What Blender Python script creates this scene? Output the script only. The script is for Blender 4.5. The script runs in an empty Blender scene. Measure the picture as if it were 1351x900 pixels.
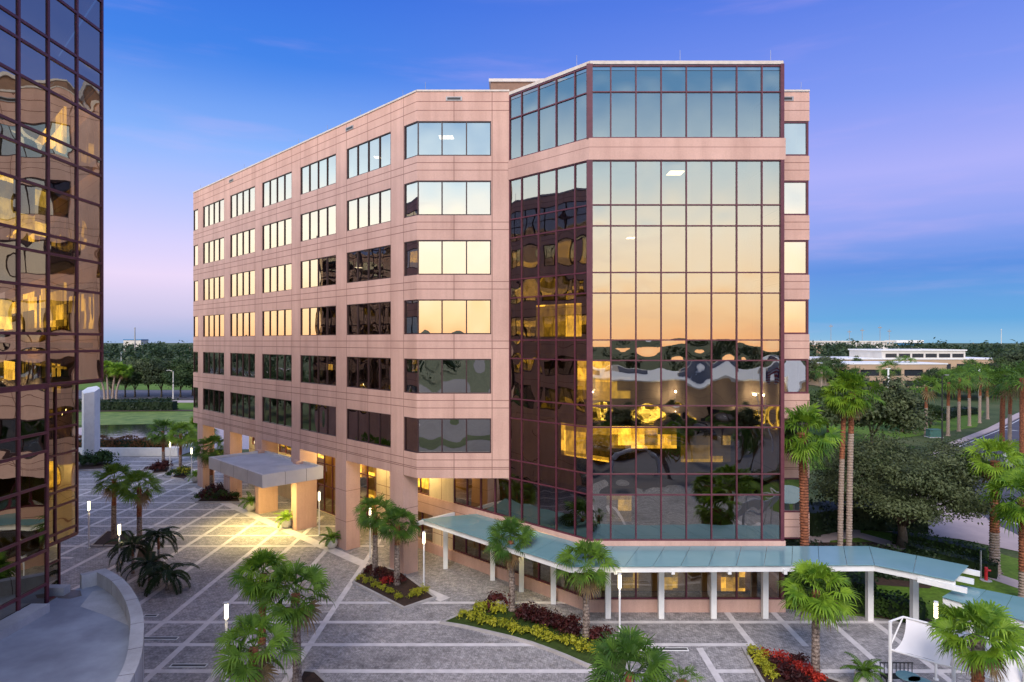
import bpy, math, random
import numpy as np
from mathutils import Vector, Matrix
R = math.radians
sc = bpy.context.scene
col = sc.collection
rnd = random.Random(7)

# ------------------------------------------------------------------ camera, world, sun, exposure
HCAM = 16.3
FPX = 850.0
cam_d = bpy.data.cameras.new('camera')
cam = bpy.data.objects.new('camera', cam_d); col.objects.link(cam)
cam.location = (0, 0, HCAM); cam.rotation_euler = (R(90), 0, 0)
cam_d.sensor_width = 36.0; cam_d.lens = FPX / 1351.0 * 36.0
cam_d.clip_start = 0.2; cam_d.clip_end = 12000
sc.camera = cam

def lin(c):
    c = c / 255.0
    return c / 12.92 if c <= 0.04045 else ((c + 0.055) / 1.055) ** 2.4
def srgb(r, g, b, k=1.0): return (lin(r) * k, lin(g) * k, lin(b) * k, 1.0)

SUN_AZ = (-0.72, -0.694)
world = bpy.data.worlds.new('World'); sc.world = world; world.use_nodes = True
nt = world.node_tree; nt.nodes.clear()
def N(nt, typ, **kw):
    n = nt.nodes.new(typ)
    for k, v in kw.items(): setattr(n, k, v)
    return n
def math_node(nt, op, a, b=None, c=None, clamp=False):
    n = N(nt, 'ShaderNodeMath', operation=op); n.use_clamp = clamp
    for i, v in enumerate((a, b, c)):
        if v is None: continue
        if isinstance(v, (int, float)): n.inputs[i].default_value = v
        else: nt.links.new(v, n.inputs[i])
    return n.outputs[0]
def ramp(nt, fac, stops, interp='LINEAR'):
    n = N(nt, 'ShaderNodeValToRGB'); cr = n.color_ramp; cr.interpolation = interp
    while len(cr.elements) < len(stops): cr.elements.new(0.5)
    for e, (p, c) in zip(cr.elements, stops): e.position = p; e.color = c
    nt.links.new(fac, n.inputs[0]); return n.outputs[0]
def mixrgb(nt, fac, a, b, mode='MIX'):
    n = N(nt, 'ShaderNodeMix', data_type='RGBA', blend_type=mode)
    for sock, v in ((n.inputs[0], fac), (n.inputs[6], a), (n.inputs[7], b)):
        if isinstance(v, (int, float)): sock.default_value = v
        elif isinstance(v, tuple): sock.default_value = v
        else: nt.links.new(v, sock)
    return n.outputs[2]
def maprange(nt, v, a, b, c=0.0, d=1.0, smooth=False):
    n = N(nt, 'ShaderNodeMapRange'); n.interpolation_type = 'SMOOTHSTEP' if smooth else 'LINEAR'
    nt.links.new(v, n.inputs[0])
    for i, x in zip((1, 2, 3, 4), (a, b, c, d)): n.inputs[i].default_value = x
    return n.outputs[0]

def build_world():
    tc = N(nt, 'ShaderNodeTexCoord')
    nrm = N(nt, 'ShaderNodeVectorMath', operation='NORMALIZE'); nt.links.new(tc.outputs['Generated'], nrm.inputs[0])
    sep = N(nt, 'ShaderNodeSeparateXYZ'); nt.links.new(nrm.outputs[0], sep.inputs[0])
    x, y, z = sep.outputs
    h = math_node(nt, 'SQRT', math_node(nt, 'ADD', math_node(nt, 'MULTIPLY', x, x), math_node(nt, 'MULTIPLY', y, y)))
    h = math_node(nt, 'MAXIMUM', h, 0.001)
    dot = math_node(nt, 'ADD', math_node(nt, 'MULTIPLY', x, SUN_AZ[0]), math_node(nt, 'MULTIPLY', y, SUN_AZ[1]))
    az = math_node(nt, 'DIVIDE', dot, h)
    # soft cloud wisps shift the bands slightly
    mp = N(nt, 'ShaderNodeMapping'); mp.inputs['Scale'].default_value = (1.2, 1.2, 9.0)
    nt.links.new(nrm.outputs[0], mp.inputs[0])
    no = N(nt, 'ShaderNodeTexNoise'); no.inputs['Scale'].default_value = 1.6; no.inputs['Detail'].default_value = 4
    nt.links.new(mp.outputs[0], no.inputs['Vector'])
    zz = math_node(nt, 'ADD', z, math_node(nt, 'MULTIPLY', math_node(nt, 'SUBTRACT', no.outputs[0], 0.5), 0.02))
    zz = math_node(nt, 'MAXIMUM', zz, 0.0)
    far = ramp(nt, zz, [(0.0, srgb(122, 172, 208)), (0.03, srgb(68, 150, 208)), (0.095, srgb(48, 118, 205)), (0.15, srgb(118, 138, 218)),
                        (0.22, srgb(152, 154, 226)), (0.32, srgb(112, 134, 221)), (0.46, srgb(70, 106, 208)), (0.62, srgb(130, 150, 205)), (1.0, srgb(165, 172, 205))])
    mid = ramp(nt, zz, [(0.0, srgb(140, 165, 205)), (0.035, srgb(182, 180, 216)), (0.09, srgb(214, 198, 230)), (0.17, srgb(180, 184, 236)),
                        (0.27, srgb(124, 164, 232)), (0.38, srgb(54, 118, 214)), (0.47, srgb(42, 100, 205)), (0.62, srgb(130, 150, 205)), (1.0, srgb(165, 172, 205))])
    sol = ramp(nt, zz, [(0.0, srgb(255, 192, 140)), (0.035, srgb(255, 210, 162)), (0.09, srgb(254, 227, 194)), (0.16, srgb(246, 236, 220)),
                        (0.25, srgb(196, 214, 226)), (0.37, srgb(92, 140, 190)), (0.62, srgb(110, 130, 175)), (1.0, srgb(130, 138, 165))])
    solk = N(nt, 'ShaderNodeVectorMath', operation='SCALE'); nt.links.new(sol, solk.inputs[0]); solk.inputs['Scale'].default_value = 2.6
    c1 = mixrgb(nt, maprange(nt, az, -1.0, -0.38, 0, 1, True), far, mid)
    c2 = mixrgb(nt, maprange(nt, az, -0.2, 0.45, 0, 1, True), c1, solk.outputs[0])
    # pink wisps
    mp2 = N(nt, 'ShaderNodeMapping'); mp2.inputs['Scale'].default_value = (2.0, 2.0, 16.0); mp2.inputs['Rotation'].default_value = (0.05, 0.08, 0)
    nt.links.new(nrm.outputs[0], mp2.inputs[0])
    n2 = N(nt, 'ShaderNodeTexNoise'); n2.inputs['Scale'].default_value = 1.5; n2.inputs['Detail'].default_value = 6; n2.inputs['Roughness'].default_value = 0.55
    nt.links.new(mp2.outputs[0], n2.inputs['Vector'])
    wf = maprange(nt, n2.outputs[0], 0.52, 0.80, 0, 0.16, True)
    c3 = mixrgb(nt, wf, c2, srgb(222, 180, 226))
    sky = N(nt, 'ShaderNodeTexSky', sky_type='NISHITA'); sky.sun_disc = False
    sky.sun_elevation = R(3); sky.sun_rotation = math.atan2(SUN_AZ[0], SUN_AZ[1])
    bg1 = N(nt, 'ShaderNodeBackground'); bg1.inputs[1].default_value = 0.02; nt.links.new(sky.outputs[0], bg1.inputs[0])
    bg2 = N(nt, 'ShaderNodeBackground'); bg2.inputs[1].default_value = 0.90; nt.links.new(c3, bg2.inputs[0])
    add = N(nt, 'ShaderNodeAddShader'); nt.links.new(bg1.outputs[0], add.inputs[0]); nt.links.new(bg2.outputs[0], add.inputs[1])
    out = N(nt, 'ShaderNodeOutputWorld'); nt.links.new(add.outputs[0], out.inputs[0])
build_world()

sun_d = bpy.data.lights.new('sun', 'SUN'); sun = bpy.data.objects.new('sun', sun_d); col.objects.link(sun)
sun_d.energy = 2.35; sun_d.angle = R(24); sun_d.color = (1.0, 0.88, 0.78)
sd = Vector((-0.22, -0.80, 0.72)).normalized()
sun.rotation_euler = sd.to_track_quat('Z', 'Y').to_euler()
sun.location = (-60, -60, 80)

sc.view_settings.view_transform = 'Standard'; sc.view_settings.look = 'None'
sc.view_settings.exposure = 0.4; sc.view_settings.gamma = 1.0; sc.view_settings.use_curve_mapping = False
cy = sc.cycles
cy.use_denoising = True; cy.max_bounces = 8; cy.glossy_bounces = 5; cy.diffuse_bounces = 3; cy.transparent_max_bounces = 12
cy.caustics_reflective = False; cy.caustics_refractive = False; cy.sample_clamp_indirect = 6.0

# ------------------------------------------------------------------ materials
def new_mat(name):
    m = bpy.data.materials.new(name); m.use_nodes = True
    t = m.node_tree; t.nodes.clear()
    out = N(t, 'ShaderNodeOutputMaterial')
    return m, t, out
def noise(t, scale, detail=4, rough=0.55, space='Object', stretch=None):
    tc = N(t, 'ShaderNodeTexCoord'); n = N(t, 'ShaderNodeTexNoise')
    n.inputs['Scale'].default_value = scale; n.inputs['Detail'].default_value = detail; n.inputs['Roughness'].default_value = rough
    src = tc.outputs[space]
    if stretch:
        mp = N(t, 'ShaderNodeMapping'); mp.inputs['Scale'].default_value = stretch; t.links.new(src, mp.inputs[0]); src = mp.outputs[0]
    t.links.new(src, n.inputs['Vector']); return n.outputs[0]
def plain(name, c, c2=None, scale=3.0, rough=0.7, metal=0.0, bump=0.0, bscale=None, spec=0.4, stretch=None):
    m, t, out = new_mat(name)
    b = N(t, 'ShaderNodeBsdfPrincipled'); b.inputs['Roughness'].default_value = rough; b.inputs['Metallic'].default_value = metal
    b.inputs['Specular IOR Level'].default_value = spec
    c = tuple(c) + (1,) if len(c) == 3 else c
    if c2 is None: c2 = tuple(v * 0.8 for v in c[:3])
    c2 = tuple(c2[:3]) + (1,)
    f = noise(t, scale, 5, 0.6, stretch=stretch)
    t.links.new(ramp(t, f, [(0.33, c), (0.67, c2)]), b.inputs['Base Color'])
    if bump > 0:
        bm = N(t, 'ShaderNodeBump'); bm.inputs['Strength'].default_value = bump; bm.inputs['Distance'].default_value = 0.02
        t.links.new(noise(t, bscale or scale * 6, 3), bm.inputs['Height']); t.links.new(bm.outputs[0], b.inputs['Normal'])
    t.links.new(b.outputs[0], out.inputs[0]); return m
def emit(name, c, s):
    m, t, out = new_mat(name); e = N(t, 'ShaderNodeEmission'); e.inputs[0].default_value = tuple(c) + (1,); e.inputs[1].default_value = s
    t.links.new(e.outputs[0], out.inputs[0]); return m
def leafmat(name, dark, light, scale=1.2, trans=0.3, rough=0.55):
    m, t, out = new_mat(name)
    b = N(t, 'ShaderNodeBsdfPrincipled'); b.inputs['Roughness'].default_value = rough; b.inputs['Specular IOR Level'].default_value = 0.3
    f = noise(t, scale, 3, 0.6)
    oi = N(t, 'ShaderNodeObjectInfo')
    f = math_node(t, 'ADD', f, math_node(t, 'MULTIPLY', math_node(t, 'SUBTRACT', oi.outputs['Random'], 0.5), 0.22))
    cc = ramp(t, f, [(0.34, tuple(dark) + (1,)), (0.66, tuple(light) + (1,))])
    t.links.new(cc, b.inputs['Base Color'])
    tr = N(t, 'ShaderNodeBsdfTranslucent'); t.links.new(cc, tr.inputs[0])
    mx = N(t, 'ShaderNodeMixShader'); mx.inputs[0].default_value = trans
    t.links.new(b.outputs[0], mx.inputs[1]); t.links.new(tr.outputs[0], mx.inputs[2]); t.links.new(mx.outputs[0], out.inputs[0]); return m
def glassmat(name, tint, through, fac, bump=0.0, bscale=0.6):
    m, t, out = new_mat(name)
    g = N(t, 'ShaderNodeBsdfGlossy'); g.inputs['Color'].default_value = tuple(tint) + (1,); g.inputs['Roughness'].default_value = 0.004
    tr = N(t, 'ShaderNodeBsdfTransparent'); tr.inputs[0].default_value = tuple(through) + (1,)
    lw = N(t, 'ShaderNodeLayerWeight'); lw.inputs[0].default_value = 0.35
    f = maprange(t, lw.outputs['Fresnel'], 0.0, 1.0, fac, 0.0)
    mx = N(t, 'ShaderNodeMixShader'); t.links.new(f, mx.inputs[0])
    if bump > 0:
        bm = N(t, 'ShaderNodeBump'); bm.inputs['Strength'].default_value = bump; bm.inputs['Distance'].default_value = 0.05
        t.links.new(noise(t, bscale, 1.5, 0.4), bm.inputs['Height']); t.links.new(bm.outputs[0], g.inputs['Normal'])
    t.links.new(g.outputs[0], mx.inputs[1]); t.links.new(tr.outputs[0], mx.inputs[2]); t.links.new(mx.outputs[0], out.inputs[0]); return m
def paver(name, c1, c2, mortar):
    m, t, out = new_mat(name)
    b = N(t, 'ShaderNodeBsdfPrincipled'); b.inputs['Roughness'].default_value = 0.62; b.inputs['Specular IOR Level'].default_value = 0.35
    tc = N(t, 'ShaderNodeTexCoord')
    br = N(t, 'ShaderNodeTexBrick'); br.inputs['Scale'].default_value = 1.0
    br.inputs['Brick Width'].default_value = 0.22; br.inputs['Row Height'].default_value = 0.11; br.inputs['Mortar Size'].default_value = 0.008
    br.inputs['Color1'].default_value = tuple(c1) + (1,); br.inputs['Color2'].default_value = tuple(c2) + (1,); br.inputs['Mortar'].default_value = tuple(mortar) + (1,)
    mp = N(t, 'ShaderNodeMapping'); mp.inputs['Rotation'].default_value = (0, 0, R(12)); t.links.new(tc.outputs['Object'], mp.inputs[0])
    t.links.new(mp.outputs[0], br.inputs['Vector'])
    st = ramp(t, noise(t, 0.22, 6, 0.65), [(0.3, (0.62, 0.62, 0.64, 1)), (0.5, (1, 1, 1, 1)), (0.72, (1.18, 1.16, 1.14, 1))])
    c = mixrgb(t, 1.0, br.outputs[0], st, 'MULTIPLY')
    st2 = ramp(t, noise(t, 2.2, 5, 0.7), [(0.3, (0.6, 0.6, 0.6, 1)), (0.55, (1.05, 1.05, 1.05, 1)), (0.75, (1.3, 1.28, 1.25, 1))])
    c = mixrgb(t, 1.0, c, st2, 'MULTIPLY')
    st3 = ramp(t, noise(t, 1.0, 2, 0.5, stretch=(9, 3, 1)), [(0.3, (0.72, 0.72, 0.72, 1)), (0.7, (1.2, 1.2, 1.2, 1))])
    c = mixrgb(t, 1.0, c, st3, 'MULTIPLY')
    t.links.new(c, b.inputs['Base Color'])
    bm = N(t, 'ShaderNodeBump'); bm.inputs['Strength'].default_value = 0.5; bm.inputs['Distance'].default_value = 0.01
    t.links.new(noise(t, 9, 3), bm.inputs['Height']); t.links.new(bm.outputs[0], b.inputs['Normal'])
    t.links.new(b.outputs[0], out.inputs[0]); return m
def grassmat(name, a, b_, c):
    m, t, out = new_mat(name)
    b = N(t, 'ShaderNodeBsdfPrincipled'); b.inputs['Roughness'].default_value = 0.85; b.inputs['Specular IOR Level'].default_value = 0.15
    c1 = ramp(t, noise(t, 0.12, 6, 0.65), [(0.3, tuple(a) + (1,)), (0.5, tuple(b_) + (1,)), (0.7, tuple(c) + (1,))])
    c2 = ramp(t, noise(t, 3.0, 4, 0.7), [(0.3, (0.6, 0.6, 0.6, 1)), (0.7, (1.3, 1.3, 1.3, 1))])
    t.links.new(mixrgb(t, 1.0, c1, c2, 'MULTIPLY'), b.inputs['Base Color']); t.links.new(b.outputs[0], out.inputs[0]); return m

def wallmat(name, c, c2):
    m, t, out = new_mat(name)
    b = N(t, 'ShaderNodeBsdfPrincipled'); b.inputs['Roughness'].default_value = 0.75; b.inputs['Specular IOR Level'].default_value = 0.25
    base = ramp(t, noise(t, 0.35, 5, 0.6), [(0.35, tuple(c) + (1,)), (0.65, tuple(c2) + (1,))])
    streak = ramp(t, noise(t, 1.0, 4, 0.6, stretch=(1.1, 1.1, 0.10)), [(0.3, (0.86, 0.84, 0.83, 1)), (0.6, (1.03, 1.03, 1.03, 1))])
    fine = ramp(t, noise(t, 14, 3, 0.6), [(0.3, (0.93, 0.93, 0.93, 1)), (0.7, (1.05, 1.05, 1.05, 1))])
    c_ = mixrgb(t, 1.0, mixrgb(t, 1.0, base, streak, 'MULTIPLY'), fine, 'MULTIPLY')
    t.links.new(c_, b.inputs['Base Color']); t.links.new(b.outputs[0], out.inputs[0]); return m
M = {}
M['pink'] = wallmat('pink_precast', (0.645, 0.418, 0.345), (0.565, 0.36, 0.298))
M['cream'] = wallmat('cream_precast', (0.68, 0.55, 0.37), (0.62, 0.50, 0.33))
M['joint'] = plain('joint_sealant', (0.25, 0.125, 0.10), rough=0.9)
M['coping'] = plain('coping_metal', (0.62, 0.56, 0.50), rough=0.5)
M['frame'] = plain('maroon_frame', (0.125, 0.032, 0.050), (0.09, 0.022, 0.036), rough=0.4)
M['dframe'] = plain('dark_frame', (0.05, 0.022, 0.026), rough=0.4)
M['glass'] = glassmat('mirror_glass', (0.50, 0.485, 0.455), (0.62, 0.52, 0.36), 0.22, 0.04, 0.9)
M['cglass'] = glassmat('curtain_glass', (0.44, 0.425, 0.385), (0.74, 0.60, 0.34), 0.38, 0.05, 0.8)
M['tglass'] = glassmat('bronze_glass', (0.46, 0.455, 0.415), (0.55, 0.46, 0.30), 0.30, 0.08, 0.7)
M['shopglass'] = glassmat('clear_tinted_glass', (0.50, 0.48, 0.42), (0.70, 0.58, 0.36), 0.6)
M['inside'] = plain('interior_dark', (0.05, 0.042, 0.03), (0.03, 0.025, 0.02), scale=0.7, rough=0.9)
M['warmwall'] = plain('interior_warm', (0.62, 0.46, 0.20), (0.45, 0.30, 0.10), scale=0.6, rough=0.8)
M['litroom'] = emit('lit_interior', (1.0, 0.60, 0.13), 0.85)
def litmat(name, c, s):
    m, t, out = new_mat(name); e = N(t, 'ShaderNodeEmission')
    tc = N(t, 'ShaderNodeTexCoord'); sp = N(t, 'ShaderNodeSeparateXYZ'); t.links.new(tc.outputs['Object'], sp.inputs[0])
    u = math_node(t, 'ADD', sp.outputs[0], math_node(t, 'MULTIPLY', sp.outputs[1], 0.35))
    def cells(w, h, off):      # furniture, partitions and blinds of a lit room
        cu = math_node(t, 'FLOOR', math_node(t, 'DIVIDE', u, w)); cz = math_node(t, 'FLOOR', math_node(t, 'DIVIDE', math_node(t, 'ADD', sp.outputs[2], off), h))
        cb = N(t, 'ShaderNodeCombineXYZ'); t.links.new(cu, cb.inputs[0]); t.links.new(cz, cb.inputs[1])
        w_ = N(t, 'ShaderNodeTexWhiteNoise'); w_.noise_dimensions = '3D'; t.links.new(cb.outputs[0], w_.inputs['Vector']); return w_.outputs['Value']
    k = math_node(t, 'MULTIPLY', maprange(t, cells(0.85, 0.7, 0.2), 0.25, 0.8, 0.10, 1.2), maprange(t, cells(2.1, 5.0, 1.3), 0.1, 0.9, 0.3, 1.1))
    k = math_node(t, 'MULTIPLY', k, maprange(t, noise(t, 3.0, 4, 0.6, stretch=(1, 1, 0.6)), 0.35, 0.6, 0.5, 1.2))
    e.inputs[0].default_value = tuple(c) + (1,)
    t.links.new(math_node(t, 'MULTIPLY', k, s), e.inputs[1]); t.links.new(e.outputs[0], out.inputs[0]); return m
M['litbright'] = litmat('bright_lit_interior', (1.0, 0.70, 0.13), 6.5)
M['litroom'] = litmat('lit_interior', (1.0, 0.60, 0.085), 4.2)
M['litdim'] = litmat('dim_lit_interior', (0.9, 0.60, 0.08), 0.9)
M['litpale'] = emit('lit_pale_interior', (1.0, 0.82, 0.42), 1.0)
M['ceilight'] = emit('ceiling_light_panel', (1.0, 0.93, 0.8), 5.0)
M['lamp'] = emit('lamp_glow', (1.0, 0.84, 0.52), 4.5)
M['downlight'] = emit('downlight_glow', (1.0, 0.78, 0.36), 12.0)
M['soffit'] = plain('soffit_plaster', (0.62, 0.52, 0.42), scale=1.0, rough=0.85)
M['roof'] = plain('roof_membrane', (0.56, 0.56, 0.60), (0.42, 0.42, 0.46), scale=0.5, rough=0.8)
M['brownmetal'] = plain('penthouse_panel', (0.26, 0.15, 0.10), rough=0.7)
M['white'] = plain('white_paint', (0.80, 0.80, 0.79), (0.70, 0.70, 0.70), scale=1.5, rough=0.5)
M['steel'] = plain('grey_steel', (0.32, 0.32, 0.33), rough=0.45, metal=0.3)
M['black'] = plain('black_iron', (0.02, 0.02, 0.022), rough=0.5)
M['concrete'] = wallmat('concrete', (0.47, 0.47, 0.49), (0.33, 0.33, 0.35))
M['canopyside'] = plain('canopy_panel', (0.66, 0.63, 0.64), (0.57, 0.545, 0.555), scale=0.6, rough=0.6)
M['deck'] = plain('terrace_membrane', (0.36, 0.39, 0.46), (0.21, 0.225, 0.275), scale=0.45, rough=0.6, bump=0.1)
M['stain'] = plain('dark_water_stain', (0.16, 0.13, 0.125), (0.09, 0.07, 0.065), scale=1.5, rough=0.4)
M['pav'] = paver('plaza_pavers', (0.425, 0.402, 0.402), (0.288, 0.272, 0.276), (0.14, 0.135, 0.142))
M['band'] = plain('light_paving_band', (0.68, 0.64, 0.64), (0.54, 0.51, 0.51), scale=1.6, rough=0.7, bump=0.15, bscale=10)
M['kerb'] = plain('kerb_concrete', (0.44, 0.41, 0.40), (0.34, 0.32, 0.31), scale=1.5, rough=0.8)
M['mulch'] = plain('mulch', (0.055, 0.028, 0.018), (0.025, 0.014, 0.010), scale=4.0, rough=0.95, bump=0.8, bscale=25)
M['grass'] = grassmat('lawn_grass', (0.050, 0.105, 0.012), (0.088, 0.16, 0.018), (0.125, 0.195, 0.030))
M['cover'] = grassmat('dark_ground_cover', (0.022, 0.040, 0.010), (0.040, 0.068, 0.014), (0.06, 0.085, 0.022))
M['earth'] = grassmat('far_ground', (0.035, 0.055, 0.02), (0.06, 0.085, 0.03), (0.10, 0.11, 0.05))
M['asphalt'] = plain('asphalt', (0.080, 0.078, 0.10), (0.055, 0.053, 0.07), scale=0.4, rough=0.75, bump=0.2, bscale=20)
M['pinkcon'] = plain('pink_concrete', (0.42, 0.34, 0.34), (0.34, 0.28, 0.285), scale=0.5, rough=0.85)
M['marking'] = plain('road_paint', (0.7, 0.7, 0.7), rough=0.6)
M['teal'] = None
M['fabric'] = plain('white_fabric', (0.80, 0.79, 0.80), (0.74, 0.73, 0.75), scale=0.8, rough=0.8)
M['pot'] = plain('white_pot', (0.72, 0.70, 0.66), scale=2, rough=0.5)
M['red'] = plain('red_paint', (0.50, 0.02, 0.03), rough=0.4)
M['tealbox'] = plain('green_enamel', (0.05, 0.14, 0.12), rough=0.5)
M['barkpalm'] = plain('palm_bark_red', (0.34, 0.125, 0.06), (0.12, 0.042, 0.024), scale=6, rough=0.95, bump=0.9, bscale=18)
M['barkboot'] = plain('palm_boots', (0.36, 0.29, 0.25), (0.07, 0.045, 0.036), scale=9, rough=0.95, bump=1.0, bscale=22)
M['barktan'] = plain('palm_bark_grey', (0.38, 0.30, 0.25), (0.22, 0.155, 0.12), scale=5, rough=0.95, bump=0.7, bscale=18, stretch=(1, 1, 3))
M['bark'] = plain('oak_bark', (0.17, 0.135, 0.10), (0.08, 0.06, 0.045), scale=4, rough=0.95, bump=0.7)
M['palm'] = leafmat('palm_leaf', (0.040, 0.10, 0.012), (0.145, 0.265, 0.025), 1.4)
M['palmlight'] = leafmat('palm_leaf_bright', (0.06, 0.15, 0.010), (0.25, 0.40, 0.026), 1.4)  # lighter, brighter green for some of the palms
M['deadleaf'] = leafmat('dead_palm_leaf', (0.16, 0.10, 0.045), (0.30, 0.21, 0.10), 1.4)
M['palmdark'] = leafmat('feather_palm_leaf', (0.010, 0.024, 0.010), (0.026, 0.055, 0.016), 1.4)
M['oak'] = leafmat('oak_leaf', (0.028, 0.044, 0.018), (0.120, 0.150, 0.062), 0.7)
M['tree'] = leafmat('tree_leaf', (0.024, 0.054, 0.015), (0.078, 0.120, 0.034), 0.25)
M['forest'] = leafmat('forest_leaf', (0.030, 0.058, 0.026), (0.085, 0.120, 0.052), 0.06)
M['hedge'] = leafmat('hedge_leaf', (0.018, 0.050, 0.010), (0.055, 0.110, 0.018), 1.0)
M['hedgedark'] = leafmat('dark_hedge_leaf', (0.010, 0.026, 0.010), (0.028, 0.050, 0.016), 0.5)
M['rust'] = leafmat('rust_hedge_leaf', (0.09, 0.040, 0.015), (0.19, 0.085, 0.03), 0.8)
M['yellow'] = leafmat('yellow_croton', (0.26, 0.28, 0.018), (0.55, 0.52, 0.04), 2.0)
M['burg'] = leafmat('burgundy_croton', (0.035, 0.008, 0.009), (0.105, 0.020, 0.018), 2.0)
M['redleaf'] = leafmat('red_croton', (0.22, 0.012, 0.015), (0.55, 0.045, 0.02), 2.0)
M['lily'] = leafmat('lily_pads', (0.12, 0.20, 0.03), (0.28, 0.36, 0.08), 0.4)
M['tan'] = plain('tan_stucco', (0.46, 0.32, 0.21), (0.40, 0.28, 0.19), scale=0.3, rough=0.85)
M['pale'] = plain('pale_stucco', (0.60, 0.57, 0.52), (0.52, 0.49, 0.45), scale=0.3, rough=0.85)
M['bluepaint'] = plain('blue_panel', (0.05, 0.20, 0.42), rough=0.5)
M['darkglass'] = plain('dark_window', (0.03, 0.035, 0.045), rough=0.12, spec=0.8)
M['carwhite'] = plain('car_paint', (0.75, 0.75, 0.76), rough=0.25)
M['carblue'] = plain('blue_car_paint', (0.03, 0.12, 0.36), rough=0.25)
M['cardark'] = plain('dark_car_paint', (0.03, 0.03, 0.035), rough=0.25)
M['tail'] = emit('tail_light', (1.0, 0.22, 0.03), 3.0)
M['rubber'] = plain('rubber', (0.02, 0.02, 0.02), rough=0.9)
def watermat():
    m, t, out = new_mat('pond_water')
    b = N(t, 'ShaderNodeBsdfPrincipled'); b.inputs['Base Color'].default_value = (0.012, 0.018, 0.016, 1); b.inputs['Roughness'].default_value = 0.06
    bm = N(t, 'ShaderNodeBump'); bm.inputs['Strength'].default_value = 0.25; bm.inputs['Distance'].default_value = 0.06
    t.links.new(noise(t, 1.2, 3, 0.5, stretch=(1, 0.4, 1)), bm.inputs['Height']); t.links.new(bm.outputs[0], b.inputs['Normal'])
    t.links.new(b.outputs[0], out.inputs[0]); return m
M['water'] = watermat()
def tealmat():
    m, t, out = new_mat('frosted_teal_glass')
    b = N(t, 'ShaderNodeBsdfPrincipled'); b.inputs['Roughness'].default_value = 0.16; b.inputs['Specular IOR Level'].default_value = 0.7
    t.links.new(ramp(t, noise(t, 0.5, 4), [(0.35, (0.22, 0.42, 0.46, 1)), (0.65, (0.27, 0.48, 0.52, 1))]), b.inputs['Base Color'])
    tr = N(t, 'ShaderNodeBsdfTranslucent'); tr.inputs[0].default_value = (0.4, 0.6, 0.6, 1)
    mx = N(t, 'ShaderNodeMixShader'); mx.inputs[0].default_value = 0.3
    t.links.new(b.outputs[0], mx.inputs[1]); t.links.new(tr.outputs[0], mx.inputs[2]); t.links.new(mx.outputs[0], out.inputs[0]); return m
M['teal'] = tealmat()
def flagmat():
    m, t, out = new_mat('striped_flag')
    b = N(t, 'ShaderNodeBsdfPrincipled'); b.inputs['Roughness'].default_value = 0.8
    tc = N(t, 'ShaderNodeTexCoord'); sp = N(t, 'ShaderNodeSeparateXYZ'); t.links.new(tc.outputs['Generated'], sp.inputs[0])
    s = math_node(t, 'MODULO', math_node(t, 'FLOOR', math_node(t, 'MULTIPLY', sp.outputs[2], 12.99)), 2)
    stripes = mixrgb(t, s, (0.45, 0.02, 0.03, 1), (0.75, 0.75, 0.75, 1))
    can = math_node(t, 'MULTIPLY', math_node(t, 'LESS_THAN', sp.outputs[0], 0.4), math_node(t, 'GREATER_THAN', sp.outputs[2], 0.46))
    t.links.new(mixrgb(t, can, stripes, (0.02, 0.03, 0.14, 1)), b.inputs['Base Color']); t.links.new(b.outputs[0], out.inputs[0]); return m
M['flag'] = flagmat()

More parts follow.
